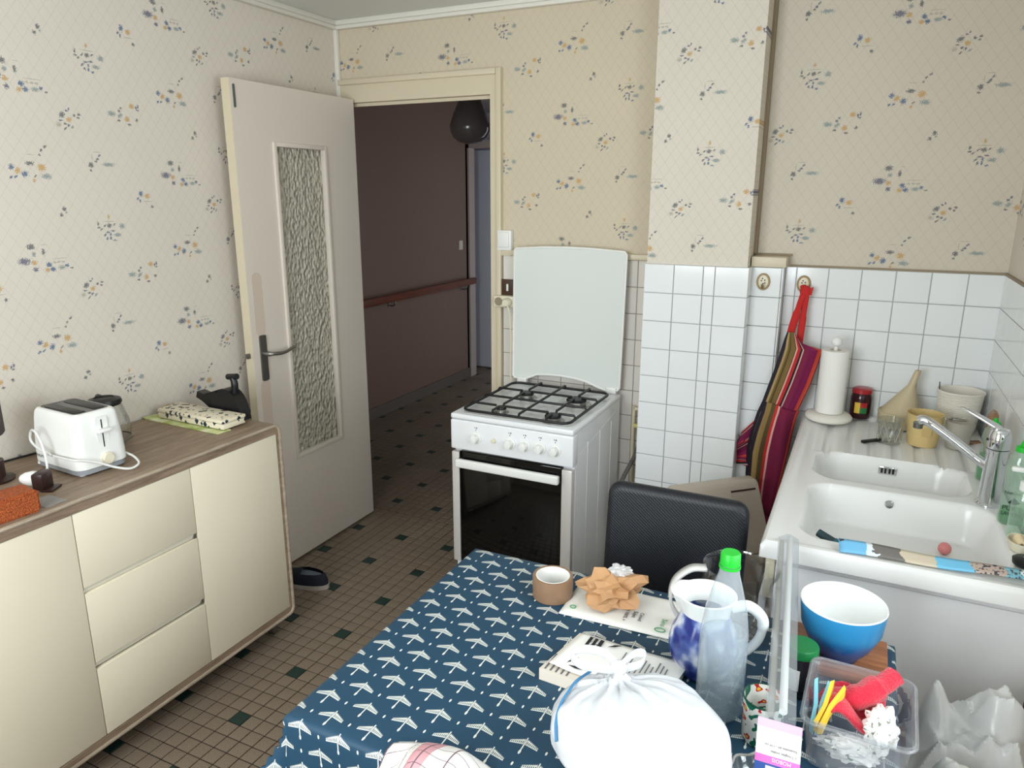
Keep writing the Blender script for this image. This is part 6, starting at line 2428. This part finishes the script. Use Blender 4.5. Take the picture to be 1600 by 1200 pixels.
# painted mug and pressed-glass bowl near the front edge
mg = thing('painted_mug', 'white mug with painted red flowers beside the bin bag', 'mug', (2.246, -1.812, TT))
b = MB()
b.lathe([(0, 0.0), (0.028, 0.0), (0.031, 0.004), (0.034, 0.080), (0.0325, 0.081), (0.029, 0.008), (0, 0.006)], 40)
obj('cup', b, M_MUG, mg)
b = MB()
b.lathe([(0.0325, 0.079), (0.0345, 0.079), (0.0345, 0.082), (0.0325, 0.082), (0.0325, 0.079)], 40)
obj('green_rim', b, mat('dark_green_rim', (30, 80, 66), rough=0.2), mg)
gb = thing('pressed_glass_bowl', 'scalloped pressed-glass bowl at the near table edge', 'bowl', (2.272, -1.960, TT))
b = MB()
vv, ff = [], []
pr_ = [(0.0, 0.003), (0.028, 0.0), (0.042, 0.012), (0.056, 0.036), (0.060, 0.044), (0.057, 0.044), (0.040, 0.016), (0.026, 0.006), (0.0, 0.006)]
for i in range(60):
    a_ = 2 * PI * i / 60
    sc_ = 1 + 0.05 * math.cos(a_ * 10)
    vv += [(r_ * (sc_ if r_ > 0.03 else 1) * math.cos(a_), r_ * (sc_ if r_ > 0.03 else 1) * math.sin(a_), z_) for r_, z_ in pr_]
m_ = len(pr_)
ff = [(i * m_ + k_, ((i + 1) % 60) * m_ + k_, ((i + 1) % 60) * m_ + k_ + 1, i * m_ + k_ + 1) for i in range(60) for k_ in range(m_ - 1)]
b.add(vv, ff)
obj('glass', b, C_TUMBLER, gb)
b = MB()
b.tube([(0.0595 * (1 + 0.05 * math.cos(a_ * PI / 3)) * math.cos(a_ * PI / 30), 0.0595 * (1 + 0.05 * math.cos(a_ * PI / 3)) * math.sin(a_ * PI / 30), 0.0445) for a_ in range(60)], 0.0022, 6, closed=True)
obj('rim', b, C_MILK, gb)

# checked tea towel heaped over the near edge
b = MB()


def towel(u_, v_):
    x = 1.700 + 0.260 * u_
    y = -2.212 + 0.145 * v_
    h = 0.052 * math.exp(-((u_ - 0.42) / 0.26) ** 2) * math.sin(PI * min(1.0, v_ * 0.94 + 0.06)) ** 0.8
    crease = 0.007 * math.sin(u_ * 22 + 3 * v_) * sst(v_ * 3) * sst((1 - v_) * 3)
    e = min(1, 6 * u_, 6 * (1 - u_))
    z_ = TT + 0.004 + (h + crease) * sst(e)
    y -= 0.045 * (2 * u_ - 0.84) ** 2
    if y < TY0 - 0.005:
        z_ -= (TY0 - 0.005 - y) * 0.9 * (1 - min(1, h / 0.04))
    return (x, y, z_ )


b.grid(towel, 40, 26)
o = obj('tea_towel', b, M_CHECK, angle=80)
solid(o, 0.003, 1.0)
tag(o, 'white checked tea towel bunched on the near table edge', 'towel')

# stool between table and right wall, holding white carrier bags
sl = thing('stool', 'low stool beside the table under the white plastic bags', 'stool', (2.60, -1.52, 0.0))
b = MB()
b.box(-0.125, 0.125, -0.16, 0.16, 0.50, 0.53, 0.008)
obj('seat', b, M_BOARD, sl)
for x in (-0.10, 0.10):
    for y in (-0.13, 0.13):
        b = MB()
        b.tube([(x * 1.1, y * 1.1, 0.0), (x, y, 0.505)], 0.014, 12)
        obj('leg', b, M_BOARD, sl)


def carrier(name, label, c_, half, hgt, seed, mt, peaks, n_=64):
    """crumpled film: a sheet with sharp creases, sagging to the seat at its border"""
    b = MB()

    def pt(u_, v_):
        x, y = (u_ - 0.5) * 2, (v_ - 0.5) * 2
        p_ = Vector((x * 0.85 + seed, y * 0.85, seed * 0.7))
        h = 0.30 + 0.55 * noise.noise(p_) - 0.34 * abs(noise.noise(p_ * 2.0 + Vector((3, 1, 0)))) - 0.16 * abs(noise.noise(Vector((p_.x * 5.0 + p_.y * 2.0, p_.y * 1.6, 2.0))))
        e = sst((1.0 - max(abs(x), abs(y))) / 0.45)
        z_ = (0.35 + h) * hgt * e
        for px_, py_, pr_, ph_ in peaks:
            z_ += ph_ * sst(1 - math.hypot(x - px_, y - py_) / pr_)
        j_ = 0.10 * noise.noise(p_ * 2.0 + Vector((9, 9, 9)))
        return ((x + j_) * half[0], (y + j_ * 0.7) * half[1], max(z_, 0.003 * abs(noise.noise(p_ * 4))))

    b.grid(pt, n_, n_)
    o = obj(name, b, mt, angle=22)
    o.location = c_
    solid(o, 0.0012, 1.0)
    tag(o, label, 'bag')
    return o


carrier('carrier_bag', 'crumpled thin white carrier bag beside the table by the sink panel', (2.612, -1.440, 0.531), (0.108, 0.095), 0.17, 3.0, C_FILM, [(-0.62, 0.30, 0.60, 0.040), (-0.80, 0.45, 0.22, 0.030), (0.40, 0.40, 0.8, 0.045)])
carrier('kitchen_towel_bundle', 'white embossed kitchen paper bundle at the lower right', (2.600, -1.612, 0.531), (0.092, 0.068), 0.13, 8.0, M_PAPER, [(-0.3, 0.2, 0.6, 0.05)], 48)
